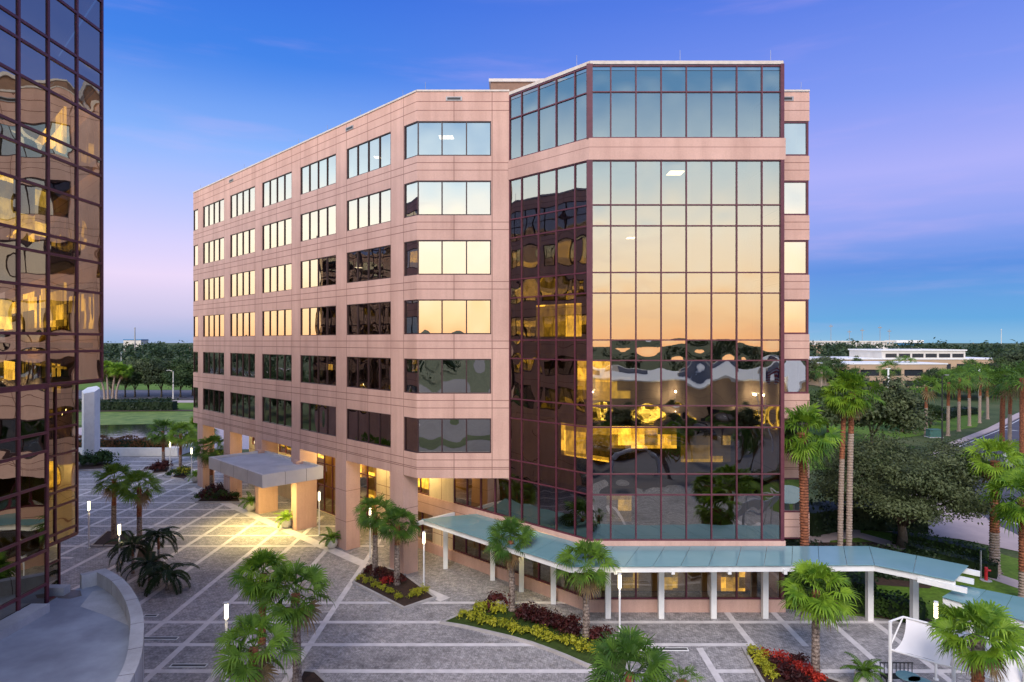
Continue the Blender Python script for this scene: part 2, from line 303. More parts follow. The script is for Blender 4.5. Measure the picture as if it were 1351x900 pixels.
# ------------------------------------------------------------------ helpers
def tag(o, label=None, cat=None, group=None, kind=None):
    if label: o['label'] = label
    if cat: o['category'] = cat
    if group: o['group'] = group
    if kind: o['kind'] = kind
    return o
def empty(name, loc=(0, 0, 0), label=None, cat=None, group=None, rz=0.0):
    o = bpy.data.objects.new(name, None); o.empty_display_size = 0.3
    o.location = loc; o.rotation_euler = (0, 0, rz); col.objects.link(o)
    return tag(o, label, cat, group)
def root_loc(o):
    v = Vector((0, 0, 0))
    while o is not None: v = v + o.location; o = o.parent
    return v
class MB:
    def __init__(s): s.v = []; s.f = []; s.m = []
    def quad(s, a, b, c, d, m=0):
        i = len(s.v); s.v += [tuple(a), tuple(b), tuple(c), tuple(d)]; s.f.append((i, i + 1, i + 2, i + 3)); s.m.append(m); return s
    def hexa(s, p, m=0):   # 8 corner points: bottom 4 ccw, top 4 ccw
        i = len(s.v); s.v += [tuple(q) for q in p]
        for f in ((3, 2, 1, 0), (4, 5, 6, 7), (0, 1, 5, 4), (1, 2, 6, 5), (2, 3, 7, 6), (3, 0, 4, 7)):
            s.f.append(tuple(i + k for k in f)); s.m.append(m)
        return s
    def box(s, x0, x1, y0, y1, z0, z1, m=0):
        return s.hexa([(x0, y0, z0), (x1, y0, z0), (x1, y1, z0), (x0, y1, z0), (x0, y0, z1), (x1, y0, z1), (x1, y1, z1), (x0, y1, z1)], m)
    def obox(s, P, e, n, s0, s1, d0, d1, z0, z1, m=0):   # along e from s0..s1, along n from d0..d1
        def q(a, b, z): return (P[0] + e[0] * a + n[0] * b, P[1] + e[1] * a + n[1] * b, z)
        pts = [q(s0, d0, z0), q(s1, d0, z0), q(s1, d1, z0), q(s0, d1, z0)]
        if (e[0] * n[1] - e[1] * n[0]) < 0: pts = pts[::-1]
        return s.hexa(pts + [(a, b, z1) for a, b, _ in pts], m)
    def beam(s, a, b, w, h, m=0):   # box section between two points, h vertical-ish
        a = Vector(a); b = Vector(b); d = (b - a).normalized()
        up = Vector((0, 0, 1)) if abs(d.z) < 0.95 else Vector((0, 1, 0))
        sd_ = d.cross(up).normalized() * w / 2; u = sd_.cross(d).normalized() * h / 2
        return s.hexa([a - sd_ - u, b - sd_ - u, b + sd_ - u, a + sd_ - u, a - sd_ + u, b - sd_ + u, b + sd_ + u, a + sd_ + u][0:8], m)
    def tube(s, pts, rad, n=8, m=0, cap=True):
        rings = []
        for k, p in enumerate(pts):
            p = Vector(p)
            d = (Vector(pts[min(k + 1, len(pts) - 1)]) - Vector(pts[max(k - 1, 0)])).normalized()
            ax = d.orthogonal().normalized() if abs(d.z) < 0.9 else (Vector((1, 0, 0)) - d * d.x).normalized()
            ay = d.cross(ax); r = rad[k] if hasattr(rad, '__len__') else rad
            base = len(s.v)
            for j in range(n):
                a = 2 * math.pi * j / n; s.v.append(tuple(p + ax * math.cos(a) * r + ay * math.sin(a) * r))
            rings.append(base)
        for k in range(len(rings) - 1):
            for j in range(n):
                s.f.append((rings[k] + j, rings[k] + (j + 1) % n, rings[k + 1] + (j + 1) % n, rings[k + 1] + j)); s.m.append(m)
        if cap:
            s.f.append(tuple(rings[0] + j for j in reversed(range(n)))); s.m.append(m)
            s.f.append(tuple(rings[-1] + j for j in range(n))); s.m.append(m)
        return s
    def prism(s, poly, z0, z1, m=0, mtop=None):
        a = sum(poly[i][0] * poly[(i + 1) % len(poly)][1] - poly[(i + 1) % len(poly)][0] * poly[i][1] for i in range(len(poly)))
        if a < 0: poly = poly[::-1]
        n = len(poly); i = len(s.v)
        s.v += [(x, y, z0) for x, y in poly] + [(x, y, z1) for x, y in poly]
        s.f.append(tuple(i + n + k for k in range(n))); s.m.append(m if mtop is None else mtop)
        s.f.append(tuple(i + k for k in reversed(range(n)))); s.m.append(m)
        for k in range(n):
            s.f.append((i + k, i + (k + 1) % n, i + n + (k + 1) % n, i + n + k)); s.m.append(m)
        return s
    def sheet(s, poly, z, m=0):
        a = sum(poly[i][0] * poly[(i + 1) % len(poly)][1] - poly[(i + 1) % len(poly)][0] * poly[i][1] for i in range(len(poly)))
        if a < 0: poly = poly[::-1]
        i = len(s.v); s.v += [(x, y, z) for x, y in poly]; s.f.append(tuple(range(i, i + len(poly)))); s.m.append(m); return s
    def lathe(s, prof, n=20, m=0, c=(0, 0)):
        base = len(s.v)
        for r, z in prof:
            for j in range(n):
                a = 2 * math.pi * j / n; s.v.append((c[0] + r * math.cos(a), c[1] + r * math.sin(a), z))
        for k in range(len(prof) - 1):
            for j in range(n):
                a = base + k * n; s.f.append((a + j, a + (j + 1) % n, a + n + (j + 1) % n, a + n + j)); s.m.append(m)
        return s
    def build(s, name, mats, parent=None, smooth=False, weld=False):
        off = root_loc(parent) if parent is not None else Vector((0, 0, 0))
        me = bpy.data.meshes.new(name)
        me.from_pydata([(x - off.x, y - off.y, z - off.z) for x, y, z in s.v], [], s.f)
        if not isinstance(mats, (list, tuple)): mats = [mats]
        for mt in mats: me.materials.append(mt)
        if len(mats) > 1: me.polygons.foreach_set('material_index', s.m)
        if smooth: me.polygons.foreach_set('use_smooth', [True] * len(me.polygons))
        if weld:
            import bmesh
            b = bmesh.new(); b.from_mesh(me); bmesh.ops.remove_doubles(b, verts=b.verts, dist=0.0005); b.to_mesh(me); b.free()
        me.update()
        o = bpy.data.objects.new(name, me); col.objects.link(o)
        if parent is not None: o.parent = parent
        return o
def copy_tree(o, parent=None):
    c = o.copy(); col.objects.link(c); c.parent = parent
    for ch in list(o.children): copy_tree(ch, c)
    return c
def px(x, y, z=0.0):    # a point of the place at height z seen at a pixel of the photograph
    Y = (HCAM - z) * FPX / (y - 450.0)
    return Vector(((x - 675.5) / FPX * Y, Y, z))
def struct(name, mb, mat, **kw):
    return tag(mb.build(name, mat, **kw), kind='structure')

E45 = (-0.70710678, 0.70710678); N45 = (-0.70710678, -0.70710678)

def facade(mb, P, e, n, s_max, z0, z1, openings, joints_s, joints_z, s_min=0.0, g=0.045, reveal=0.16):
    S = {s_min, s_max}; Z = {z0, z1}
    for a, b, c, d in openings: S |= {a, b}; Z |= {c, d}
    js = [(j - g / 2, j + g / 2) for j in joints_s if s_min < j - g and j + g < s_max]
    jz = [(j - g / 2, j + g / 2) for j in joints_z if z0 < j - g and j + g < z1]
    for a, b in js: S |= {a, b}
    for a, b in jz: Z |= {a, b}
    S = sorted(S); Z = sorted(Z)
    flip = (e[0] * n[1] - e[1] * n[0]) > 0
    def q(a, z, d=0.0): return (P[0] + e[0] * a + n[0] * d, P[1] + e[1] * a + n[1] * d, z)
    for i in range(len(S) - 1):
        sm = (S[i] + S[i + 1]) / 2
        if S[i + 1] - S[i] < 1e-5: continue
        for k in range(len(Z) - 1):
            zm = (Z[k] + Z[k + 1]) / 2
            if Z[k + 1] - Z[k] < 1e-5: continue
            if any(a < sm < b and c < zm < d for a, b, c, d in openings): continue
            m = 1 if any(a < sm < b for a, b in js) or any(a < zm < b for a, b in jz) else 0
            p = [q(S[i], Z[k]), q(S[i + 1], Z[k]), q(S[i + 1], Z[k + 1]), q(S[i], Z[k + 1])]
            mb.quad(*(p[::-1] if flip else p), m)
    for a, b, c, d in openings:
        r = -reveal
        for (u0, w0, u1, w1) in ((a, c, b, c), (b, c, b, d), (b, d, a, d), (a, d, a, c)):
            if (u0 == u1 == s_min) or (u0 == u1 == s_max): continue
            mb.quad(q(u0, w0), q(u1, w1), q(u1, w1, r), q(u0, w0, r), 0)

prng = np.random.default_rng(11)
def pane(mb, P, e, n, s0, s1, z0, z1, d, amp=0.003, tilt=0.0016, k=7):
    """one sheet of glass, very slightly pillowed and out of true like real glazing"""
    if z1 < 16.5 and n[1] < -0.5: amp = amp * 1.9
    A = prng.normal(0, amp); tx = prng.normal(0, tilt); tz = prng.normal(0, tilt); B = prng.normal(0, amp * 0.5); C = prng.normal(0, amp * 0.5)
    base = len(mb.v)
    for i in range(k + 1):
        for j in range(k + 1):
            u = i / k; w = j / k; us = u * 2 - 1; ws = w * 2 - 1
            off = A * (1 - us * us) * (1 - ws * ws) * 1.6 + tx * us * (s1 - s0) / 2 + tz * ws * (z1 - z0) / 2 + B * math.sin(us * 3.1) * (1 - ws * ws) + C * math.sin(ws * 3.1) * (1 - us * us)
            a = s0 + (s1 - s0) * u; dd = d + off
            mb.v.append((P[0] + e[0] * a + n[0] * dd, P[1] + e[1] * a + n[1] * dd, z0 + (z1 - z0) * w))
    for i in range(k):
        for j in range(k):
            a = base + i * (k + 1) + j; q4 = (a, a + k + 1, a + k + 2, a + 1); mb.f.append(q4 if e[1] * n[0] - e[0] * n[1] > 0 else q4[::-1]); mb.m.append(0)

def glazed(parent, name, P, e, n, S, Zs, glass, fmat, d=-0.1, fw=0.08, fd=0.08, amp=0.003, tilt=0.0016, gname='glass_pane', ends=(True, True)):
    """frame of mullions S and transoms Zs with a sheet of panes behind it"""
    f = MB()
    for i, s in enumerate(S):
        if i == 0 and not ends[0]: continue
        if i == len(S) - 1 and not ends[1]: continue
        a, b = s - fw / 2, s + fw / 2
        if i == 0: a, b = s, s + fw
        if i == len(S) - 1: a, b = s - fw, s
        f.obox(P, e, n, a, b, d - 0.03, d + fd, Zs[0], Zs[-1])
    for k, z in enumerate(Zs):
        a, b = z - fw / 2, z + fw / 2
        if k == 0: a, b = z, z + fw
        if k == len(Zs) - 1: a, b = z - fw, z
        f.obox(P, e, n, S[0] + 0.002, S[-1] - 0.002, d - 0.027, d + fd - 0.004, a, b)
    w = f.build(name, fmat, parent)
    g = MB()
    for i in range(len(S) - 1):
        for k in range(len(Zs) - 1):
            pane(g, P, e, n, S[i], S[i + 1], Zs[k], Zs[k + 1], d, amp, tilt)
    g.build(gname, glass, w, smooth=True)
    return w

# ------------------------------------------------------------------ ground
def ground():
    g = MB(); n = 48
    g.sheet([(6000 * math.cos(2 * math.pi * k / n), 6000 * math.sin(2 * math.pi * k / n)) for k in range(n)], -0.03)
    struct('ground', g, M['earth'])
    p = MB(); p.sheet([(-70, 6), (25, 6), (25.5, 31), (22.6, 37.6), (16.7, 39.2), (16.7, 91), (-70, 91)], 0.0)
    struct('plaza', p, M['pav'])
    b = MB(); w = 0.175
    # bands that run away from the camera
    for X, y0, y1 in ((-45.7, 60, 90), (-42.9, 60, 90), (-40.0, 55, 90), (-37.2, 50, 90), (-34.4, 45, 75), (-31.6, 40, 72), (-28.75, 35, 68), (-25.9, 28, 61), (-23.1, 24, 59.5), (-20.2, 22, 62),
                      (-17.6, 20, 60), (-14.5, 18, 57), (-10.85, 16, 53), (9.95, 14, 34.2), (12.9, 34.4, 39), (15.7, 34.4, 39), (18.5, 20, 38.4), (21.0, 16, 37.8), (6.9, 8, 27)):
        b.sheet([(X - w, y0), (X + w, y0), (X + w, y1), (X - w, y1)], 0.004)
    for k in range(-2, 22):
        Y = 31.8 + 2.77 * k
        if k in (4, 5, 6):
            segs = [(1.2, 16.4), (-50, -33)] if k == 4 else [(-50, -33)]
        elif k == 3: segs = [(-18, 3.5)]
        elif k == 2: segs = [(-24, -1.0), (3.5, 22.4)]
        elif k == 1: segs = [(-24, 2.5), (6.4, 13)]
        elif k in (0, -1, -2): segs = [(-24, 6.0), (9.8, 24)]
        else: segs = [(-52, -10.0 - max(0, (Y - 51)) * 0.9)]
        for x0, x1 in segs: b.sheet([(x0, Y - w), (x1, Y - w), (x1, Y + w), (x0, Y + w)], 0.008)
    # band parallel to the long facade
    a = px(322, 675); c = px(436, 725)
    dirv = Vector((c.x - a.x, c.y - a.y, 0)).normalized(); nv = Vector((-dirv.y, dirv.x, 0)) * 0.42
    p0 = a - dirv * 14; p1 = c + dirv * 14
    b.sheet([((p0 - nv).x, (p0 - nv).y), ((p1 - nv).x, (p1 - nv).y), ((p1 + nv).x, (p1 + nv).y), ((p0 + nv).x, (p0 + nv).y)], 0.012)
    struct('paving_bands', b, M['band'])
    # lawns
    l = MB(); l.sheet([(-160, 126), (-160, 176), (-20, 176), (-20, 126)], 0.02); l.sheet([(-330, 215), (-60, 215), (-60, 420), (-330, 420)], 0.02)
    l.sheet([(16.7, 39.2), (22.6, 37.6), (25.5, 31), (25, 5), (41.0, 5), (41.0, 41), (36.5, 51.5), (30, 56), (25, 75), (60, 130), (20, 190), (20, 44), (16.7, 44)], 0.004)
    l.sheet([(62, 106), (88, 122), (110, 150), (90, 200), (40, 190), (30, 120), (26, 80), (46, 82), (62, 99)], 0.012)
    struct('lawn', l, M['grass'])
    w_ = MB(); w_.sheet([(-84, 97), (-30, 97), (-30, 128), (-70, 127), (-80, 124), (-86, 112)], -0.005); struct('pond', w_, M['water'])
    lp = MB(); lp.sheet([(-160, 121), (-110, 121), (-80, 125), (-55, 128), (-20, 129), (-20, 150), (-90, 147), (-160, 142)], 0.035); tag(lp.build('lily_pads', M['lily']), kind='stuff', label='flat green water plants along the far shore of the pond')
    bk = MB(); bk.sheet([(-160, 143.5), (-90, 148.5), (-20, 151.5), (-20, 155.5), (-90, 152), (-160, 147)], 0.045); struct('pond_bank', bk, M['mulch'])
    pk = MB(); pk.sheet([(-330, 179), (-20, 179), (-20, 214), (-330, 214)], 0.025)
    struct('parking_lot', pk, M['asphalt'])
    sp = MB(); sp.sheet([(-330, 163), (-20, 172), (-20, 178.5), (-330, 171)], 0.04); struct('shore_road', sp, M['pinkcon'])
    pl = MB()
    for k in range(40):
        X = -150 + k * 2.8
        pl.sheet([(X, 186), (X + 0.2, 186), (X + 0.9, 191), (X + 0.7, 191)], 0.035)
    struct('parking_markings', pl, M['marking'])
    # right hand drive and road
    dr = MB(); dr.sheet([(27, 57), (30.5, 55.8), (36.8, 53), (41.4, 47), (43.5, 20), (75, 20), (75, 40), (58, 60), (46, 72)], 0.014); struct('driveway', dr, M['pinkcon'])
    ro = MB(); ro.sheet([(42.0, 51.5), (43.2, 58), (46, 66), (54, 84), (69.2, 100.4), (89, 118.4), (114, 143), (150, 175), (230, 225), (250, 215), (170, 165), (135, 138), (118, 120), (96, 97), (84, 82), (72, 62), (64, 46), (56, 44)], 0.022)
    struct('road', ro, M['asphalt'])
    cs = MB(); prev = None
    edge = [(41.3, 68), (51.5, 86), (66.8, 102.0), (86.5, 120.2), (111, 145), (147, 177.5)]; edge2 = [(46, 66), (54, 84), (69.2, 100.4), (89, 118.4), (114, 143), (150, 175)]
    edge = [((a[0] * 0.45 + c[0] * 0.55), (a[1] * 0.45 + c[1] * 0.55)) for a, c in zip(edge, edge2)]
    for i in range(len(edge) - 1):
        cs.hexa([(*edge2[i], 0), (*edge2[i + 1], 0), (*edge[i + 1], 0), (*edge[i], 0), (*edge2[i], 0.14), (*edge2[i + 1], 0.14), (*edge[i + 1], 0.14), (*edge[i], 0.14)])
    struct('road_pavement', cs, M['pinkcon'])
    is_ = MB(); cpts = []
    for k in range(28):
        a = 2 * math.pi * k / 28; u, v = math.cos(a) * 17, math.sin(a) * 3.0
        cpts.append((74 + u * 0.64 - v * 0.77, 92 + u * 0.77 + v * 0.64))
    is_.prism(cpts, 0.0, 0.15, 0, 0); struct('kerbed_island', is_, M['kerb'])
    ig = MB(); ig.sheet([(74 + (x - 74) * 0.9, 92 + (y - 92) * 0.96) for x, y in cpts], 0.156); struct('island_grass', ig, M['grass'])
    mk = MB()
    a = px(1318, 686); mk.sheet([(a.x, a.y), (a.x + 0.25, a.y - 0.1), (a.x + 1.2, a.y - 2.6), (a.x + 0.95, a.y - 2.7)], 0.03)
    mk.sheet([(a.x + 0.55, a.y - 2.5), (a.x + 1.65, a.y - 2.75), (a.x + 1.55, a.y - 4.0)], 0.03)
    for i in range(len(edge2) - 1):
        p, q = Vector(edge2[i]), Vector(edge2[i + 1]); d = (q - p).normalized(); nn = Vector((d.y, -d.x))
        p2, q2 = p + nn * 0.5, q + nn * 0.5; mk.sheet([tuple(p2), tuple(q2), tuple(q2 + nn * 0.16), tuple(p2 + nn * 0.16)], 0.03)
    c1, c2 = px(1311, 566), px(1345, 569)
    mk.sheet([(c1.x, c1.y), (c2.x, c2.y), (c2.x, c2.y + 0.8), (c1.x, c1.y + 0.8)], 0.03)
    struct('road_markings', mk, M['marking'])
    sw = MB(); P = [px(1130, 705), px(1186, 721), px(1244, 738), px(1348, 773)]; P.append(P[-1] + (P[-1] - P[-2]) * 3)
    for i in range(len(P) - 1):
        d = (P[i + 1] - P[i]).normalized(); nn = Vector((-d.y, d.x, 0)) * 0.75
        sw.sheet([tuple((P[i] - nn)[:2]), tuple((P[i + 1] - nn)[:2]), tuple((P[i + 1] + nn)[:2]), tuple((P[i] + nn)[:2])], 0.018 + 0.002 * i)
    struct('sidewalk', sw, M['pinkcon'])
    pc = MB(); pc.sheet([(21.5, 46), (26, 52.6), (29, 53.5), (30, 55.5), (24, 58), (20.6, 56), (20.6, 46)], 0.010); struct('side_path', pc, M['pinkcon'])
ground()

# ------------------------------------------------------------------ the main building
ZR = 33.2
A0 = (-6.45, 43.66); C0 = (4.68, 38.8); CF = (-0.18, 43.66); F1 = (16.32, 38.8); W0 = (16.32, 43.66); W1 = (20.16, 43.66)
LEND = 42.4
rows = [8.7 + 4.03 * j for j in range(6)]
bld = empty('office_building', (2.0, 60.0, 0.0), 'seven storey pink office building with mirrored glass bay and long ribbon window side', 'building')
footprint = [A0, CF, C0, F1, W0, W1, (20.16, 80), (-36.43, 80), (-36.43, 73.64)]

def main_building():
    wl = MB()
    jz = []
    for z in rows: jz += [z - 0.46, z - 0.97]
    jz += [ZR - 0.67, ZR - 1.27, 7.62]
    op = []; js = []
    for z in rows:
        for k in range(5): op.append((6.06 + 7.58 * k - 2.97, 6.06 + 7.58 * k + 2.97, z, z + 2.36))
        op.append((0.0, 1.48, z, z + 2.36)); op.append((LEND - 1.48, LEND, z, z + 2.36))
    for k in range(5): js += [6.06 + 7.58 * k - 3.0, 6.06 + 7.58 * k, 6.06 + 7.58 * k + 3.0]
    js += [1.52, LEND - 1.52]
    facade(wl, A0, E45, N45, LEND, 7.0, ZR, op, js, jz)
    opf = [(0.0, 5.04, z, z + 2.36) for z in rows]
    facade(wl, A0, (1, 0), (0, -1), 6.27, 7.0, ZR, opf, [2.52, 5.1], jz)
    wl.build('facade_wall', [M['pink'], M['joint']], bld, weld=True)
    # right wing and the unseen sides
    ww = MB(); rw = [rows[0] - 8.06, rows[0] - 4.03] + rows
    opw = [(0.0, 3.84, z, z + 2.36) for z in rw]
    jzw = jz + [z - 0.46 for z in rw[:2]] + [z - 0.97 for z in rw[:2]]
    facade(ww, W0, (1, 0), (0, -1), 3.84, 0, ZR - 0.05, opw, [], jzw)
    ops = []
    for z in rw:
        ops.append((0.0, 1.5, z, z + 2.36))
        for k in range(4): ops.append((3.2 + 7.58 * k, 9.1 + 7.58 * k, z, z + 2.36))
    facade(ww, W1, (0, 1), (1, 0), 36.34, 0, ZR - 0.05, ops, [], jzw)
    facade(ww, (20.16, 80), (-1, 0), (0, 1), 56.59, 7.0, ZR - 0.05, [], [k * 7.58 for k in range(1, 8)], jzw)
    facade(ww, (20.16, 80), (-1, 0), (0, 1), 50.2, 0, 7.0, [], [k * 7.58 for k in range(1, 7)], [3.0]); facade(ww, (-30.0, 73.5), (0, 1), (-1, 0), 6.5, 0, 7.0, [], [], [3.0])
    facade(ww, (-36.43, 73.64), (0, 1), (-1, 0), 6.36, 7.0, ZR - 0.05, [(0.0, 1.5, z, z + 2.36) for z in rows], [], jzw)
    facade(ww, F1, (0, 1), (1, 0), 4.86, 0, 32.94, [], [], jzw)
    ww.build('wing_wall', [M['pink'], M['joint']], bld, weld=True)
    # windows of the long side
    for z in rows:
        for k in range(5):
            c = 6.06 + 7.58 * k
            glazed(bld, 'window', A0, E45, N45, [c - 2.97, c - 1.485, c, c + 1.485, c + 2.97], [z, z + 2.36], M['glass'], M['dframe'], fw=0.05, amp=0.0030)
        # corner windows
        d = 0.1; Q = (A0[0] + d * 0.7071 / 1.7071, A0[1] + d)
        w = glazed(bld, 'corner_window', (Q[0], A0[1]), (1, 0), (0, -1), [0.0, 1.66, 3.32, 5.0], [z, z + 2.36], M['glass'], M['dframe'], fw=0.08, ends=(True, True))
        g = MB(); t1 = 1.44
        Pq = (A0[0], A0[1])
        o0 = d * 0.4142
        f = MB(); f.obox(A0, E45, N45, t1 - 0.04, t1 + 0.04, -0.13, -0.02, z, z + 2.36)
        f.obox(A0, E45, N45, -0.0, t1, -0.125, -0.03, z, z + 0.07); f.obox(A0, E45, N45, 0.0, t1, -0.125, -0.03, z + 2.29, z + 2.36)
        f.build('return_frame', M['dframe'], w)
        pane(g, A0, E45, N45, o0, t1, z, z + 2.36, -d); g.build('return_pane', M['glass'], w, smooth=True)
        glazed(bld, 'end_window', A0, E45, N45, [LEND - 1.48, LEND - 0.02], [z, z + 2.36], M['glass'], M['dframe'], fw=0.07)
    for z in rw:
        glazed(bld, 'wing_window', W0, (1, 0), (0, -1), [0.05, 2.0, 3.78], [z, z + 2.36], M['glass'], M['frame'], fw=0.12, d=-0.12)
        glazed(bld, 'wing_window', W1, (0, 1), (1, 0), [0.05, 1.5], [z, z + 2.36], M['glass'], M['frame'], fw=0.1, d=-0.12)
        for k in range(4):
            glazed(bld, 'wing_window', W1, (0, 1), (1, 0), [3.2 + 7.58 * k + q for q in (0, 1.97, 3.93, 5.9)], [z, z + 2.36], M['glass'], M['dframe'], d=-0.12)
    # curtain walls: mirrored bay
    SF = [0.0, 1.27] + [1.27 + 1.517 * k for k in range(1, 7)] + [11.64]
    SC = [0.0, 1.15, 2.67, 4.19, 5.71, 6.87]
    eC = E45; nC = N45
    ZU = [28.5, 31.3, 32.9]
    ZL = [4.28, 7.04, 8.29, 11.1, 12.4, 15.13, 16.36, 19.19, 20.43, 23.24, 24.5, 27.2]
    for nm, P, e, n, S in (('front_curtain_wall', C0, (1, 0), (0, -1), SF), ('angled_curtain_wall', C0, eC, nC, SC)):
        glazed(bld, nm, P, e, n, S, ZU, M['cglass'], M['frame'], d=-0.04, fw=0.075, amp=0.0025)
        glazed(bld, nm, P, e, n, S, ZL, M['cglass'], M['frame'], d=-0.04, fw=0.075, amp=0.0023, tilt=0.0015)
        glazed(bld, 'ground_glazing', P, e, n, S[0::2] if len(S) % 2 else S[0:1] + S[1::2], [0.75, 2.9], M['shopglass'], M['frame'], d=-0.06, fw=0.10)
    cp = MB()
    for z0, z1 in ((0.75, 2.9), (2.9, 27.2), (28.5, 32.98)):
        if z0 == 2.9: z0 = 4.28
        cp.box(C0[0] - 0.19, C0[0] + 0.17, C0[1] - 0.09, C0[1] + 0.1, z0, z1)
        cp.box(F1[0] - 0.16, F1[0] + 0.05, F1[1] - 0.085, F1[1] + 0.4, z0, z1)
    cp.build('corner_mullion', M['frame'], bld)
    # pink bands of the bay
    for z0, z1 in ((27.2, 28.5), (2.9, 4.28), (-0.02, 0.75)):
        bnd = MB(); t = 0.10
        outer = [(F1[0] + 0.12, W0[1]), (F1[0] + 0.12, F1[1] - t), (C0[0] - t * 0.414, C0[1] - t), (CF[0] - t * 0.707 - (8.2 if z0 < 5 else 0) , CF[1] - t * 0.707 + (8.2 if z0 < 5 else 0))]
        inner = [(F1[0] - 0.3, W0[1]), (F1[0] - 0.3, F1[1] + 0.3), (C0[0] + 0.12, C0[1] + 0.3), (CF[0] + 0.25 - (8.2 if z0 < 5 else 0), CF[1] + 0.25 + (8.2 if z0 < 5 else 0))]
        zz = [z0, z1] if z1 - z0 < 1.0 else [z0, (z0 + z1) / 2 + 0.12, z1]
        gg = 0.03
        for i in range(3):
            a, b = outer[i], outer[i + 1]
            for q in range(len(zz) - 1):
                bnd.quad((*a, zz[q]), (*b, zz[q]), (*b, zz[q + 1] - gg), (*a, zz[q + 1] - gg), 0)
                bnd.quad((*a, zz[q + 1] - gg), (*b, zz[q + 1] - gg), (*b, zz[q + 1]), (*a, zz[q + 1]), 1 if q < len(zz) - 2 else 0)
            c, d_ = inner[i], inner[i + 1]
            bnd.quad((*a, z1), (*b, z1), (*d_, z1), (*c, z1), 0); bnd.quad((*a, z0), (*b, z0), (*d_, z0), (*c, z0), 0)
        bnd.build('bay_band', [M['pink'], M['joint']], bld, weld=True)
    # roof, coping, penthouse, rods, vents
    r = MB(); r.sheet(footprint, ZR - 0.6); r.build('roof', M['roof'], bld)
    co = MB()
    def cap(a, b, z, w=0.35, h=0.12, o=0.05):
        a = Vector((*a, 0)); b = Vector((*b, 0)); d = (b - a).normalized(); n = Vector((d.y, -d.x, 0))
        a = a + n * o; b = b + n * o
        co.hexa([(a.x, a.y, z), (b.x, b.y, z), ((b - n * w).x, (b - n * w).y, z), ((a - n * w).x, (a - n * w).y, z),
                 (a.x, a.y, z + h), (b.x, b.y, z + h), ((b - n * w).x, (b - n * w).y, z + h), ((a - n * w).x, (a - n * w).y, z + h)])
    cap((-36.43, 73.64), A0, ZR); cap(A0, CF, ZR + 0.002); cap(CF, C0, 32.95, h=0.2); cap(C0, F1, 32.952, h=0.2, o=0.08); cap(W0, W1, ZR)
    co.build('coping', M['coping'], bld)
    ph = MB(); ph.box(-1.75, 14, 53, 68, ZR - 0.6, 37.6); p = ph.build('penthouse', M['brownmetal'], bld)
    pc = MB(); pc.box(-1.9, 14.1, 52.88, 68.1, 37.6, 37.85); pc.build('penthouse_coping', M['coping'], p)
    for s in (2.0, 7.5, 12.5, 17.5, 23.0, 29.0, 35.0, 41.0):
        t = MB(); x, y = A0[0] + E45[0] * s + 0.2, A0[1] + E45[1] * s + 0.2
        t.tube([(x, y, ZR), (x, y, ZR + 0.75)], 0.012, 5); t.build('lightning_rod', M['steel'], bld)
    for x, y in ((-5.9, 43.9), (4.0, 39.8), (10.2, 39.1), (15.7, 39.1), (19.7, 43.9)):
        t = MB(); t.tube([(x, y, 33.0), (x, y, ZR + 0.75)], 0.012, 5); t.build('lightning_rod', M['steel'], bld)
    for P, e, n, s in ((A0, (1, 0), (0, -1), 2.52), (A0, E45, N45, 8.6), (A0, E45, N45, 31.5), (W0, (1, 0), (0, -1), 2.2)):
        v = MB(); v.obox(P, e, n, s - 0.55, s + 0.55, -0.02, 0.03, ZR - 0.62, ZR - 0.34); o = v.build('scupper', M['steel'], bld)
        v = MB(); v.obox(P, e, n, s - 0.45, s + 0.45, 0.03, 0.034, ZR - 0.56, ZR - 0.40); v.build('scupper_opening', M['black'], o)
    # core: floors and dark rooms behind the glass
    core = [(-35.0, 76.0), (-5.2, 46.4), (0.9, 46.4), (5.6, 41.8), (15.2, 41.8), (15.2, 46.4), (18.5, 46.4), (18.5, 78), (-35, 78)]
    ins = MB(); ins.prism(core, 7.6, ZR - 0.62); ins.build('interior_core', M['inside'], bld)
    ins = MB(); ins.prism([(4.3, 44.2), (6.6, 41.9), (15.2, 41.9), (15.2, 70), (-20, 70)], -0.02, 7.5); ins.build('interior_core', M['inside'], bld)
    inset = [(A0[0] + 0.12, A0[1] + 0.35), (CF[0] + 0.12, CF[1] + 0.35), (C0[0] + 0.12, C0[1] + 0.30), (F1[0] - 0.15, F1[1] + 0.30), (F1[0] - 0.15, W0[1] + 0.35), (W1[0] - 0.3, W1[1] + 0.35), (19.86, 79.5), (-35.9, 79.5), (-35.9, 73.8)]
    for k in range(7):
        z = 7.25 + 4.03 * k if k < 6 else ZR - 0.95
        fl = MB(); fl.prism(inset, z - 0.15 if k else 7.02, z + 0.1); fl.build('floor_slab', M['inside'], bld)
    fl = MB(); fl.prism([(C0[0] + 0.12, C0[1] + 0.3), (F1[0] - 0.15, F1[1] + 0.3), (F1[0] - 0.15, 60), (-16, 60)], 3.3, 3.6); fl.build('floor_slab', M['inside'], bld)
    # ceiling lights seen through the glass
    for x, y, z, w, l in ((10.3, 40.6, 26.9, 0.9, 0.5), (7.6, 41.2, 22.9, 0.5, 0.3), (-4.6, 45.2, 30.6, 1.0, 0.4), (-12.7, 53.4, 22.4, 0.5, 0.3), (-10.6, 50.8, 30.8, 0.5, 0.3)):
        t = MB(); t.box(x - w / 2, x + w / 2, y - l, y + l, z - 0.03, z); t.build('ceiling_light', M['ceilight'], bld)
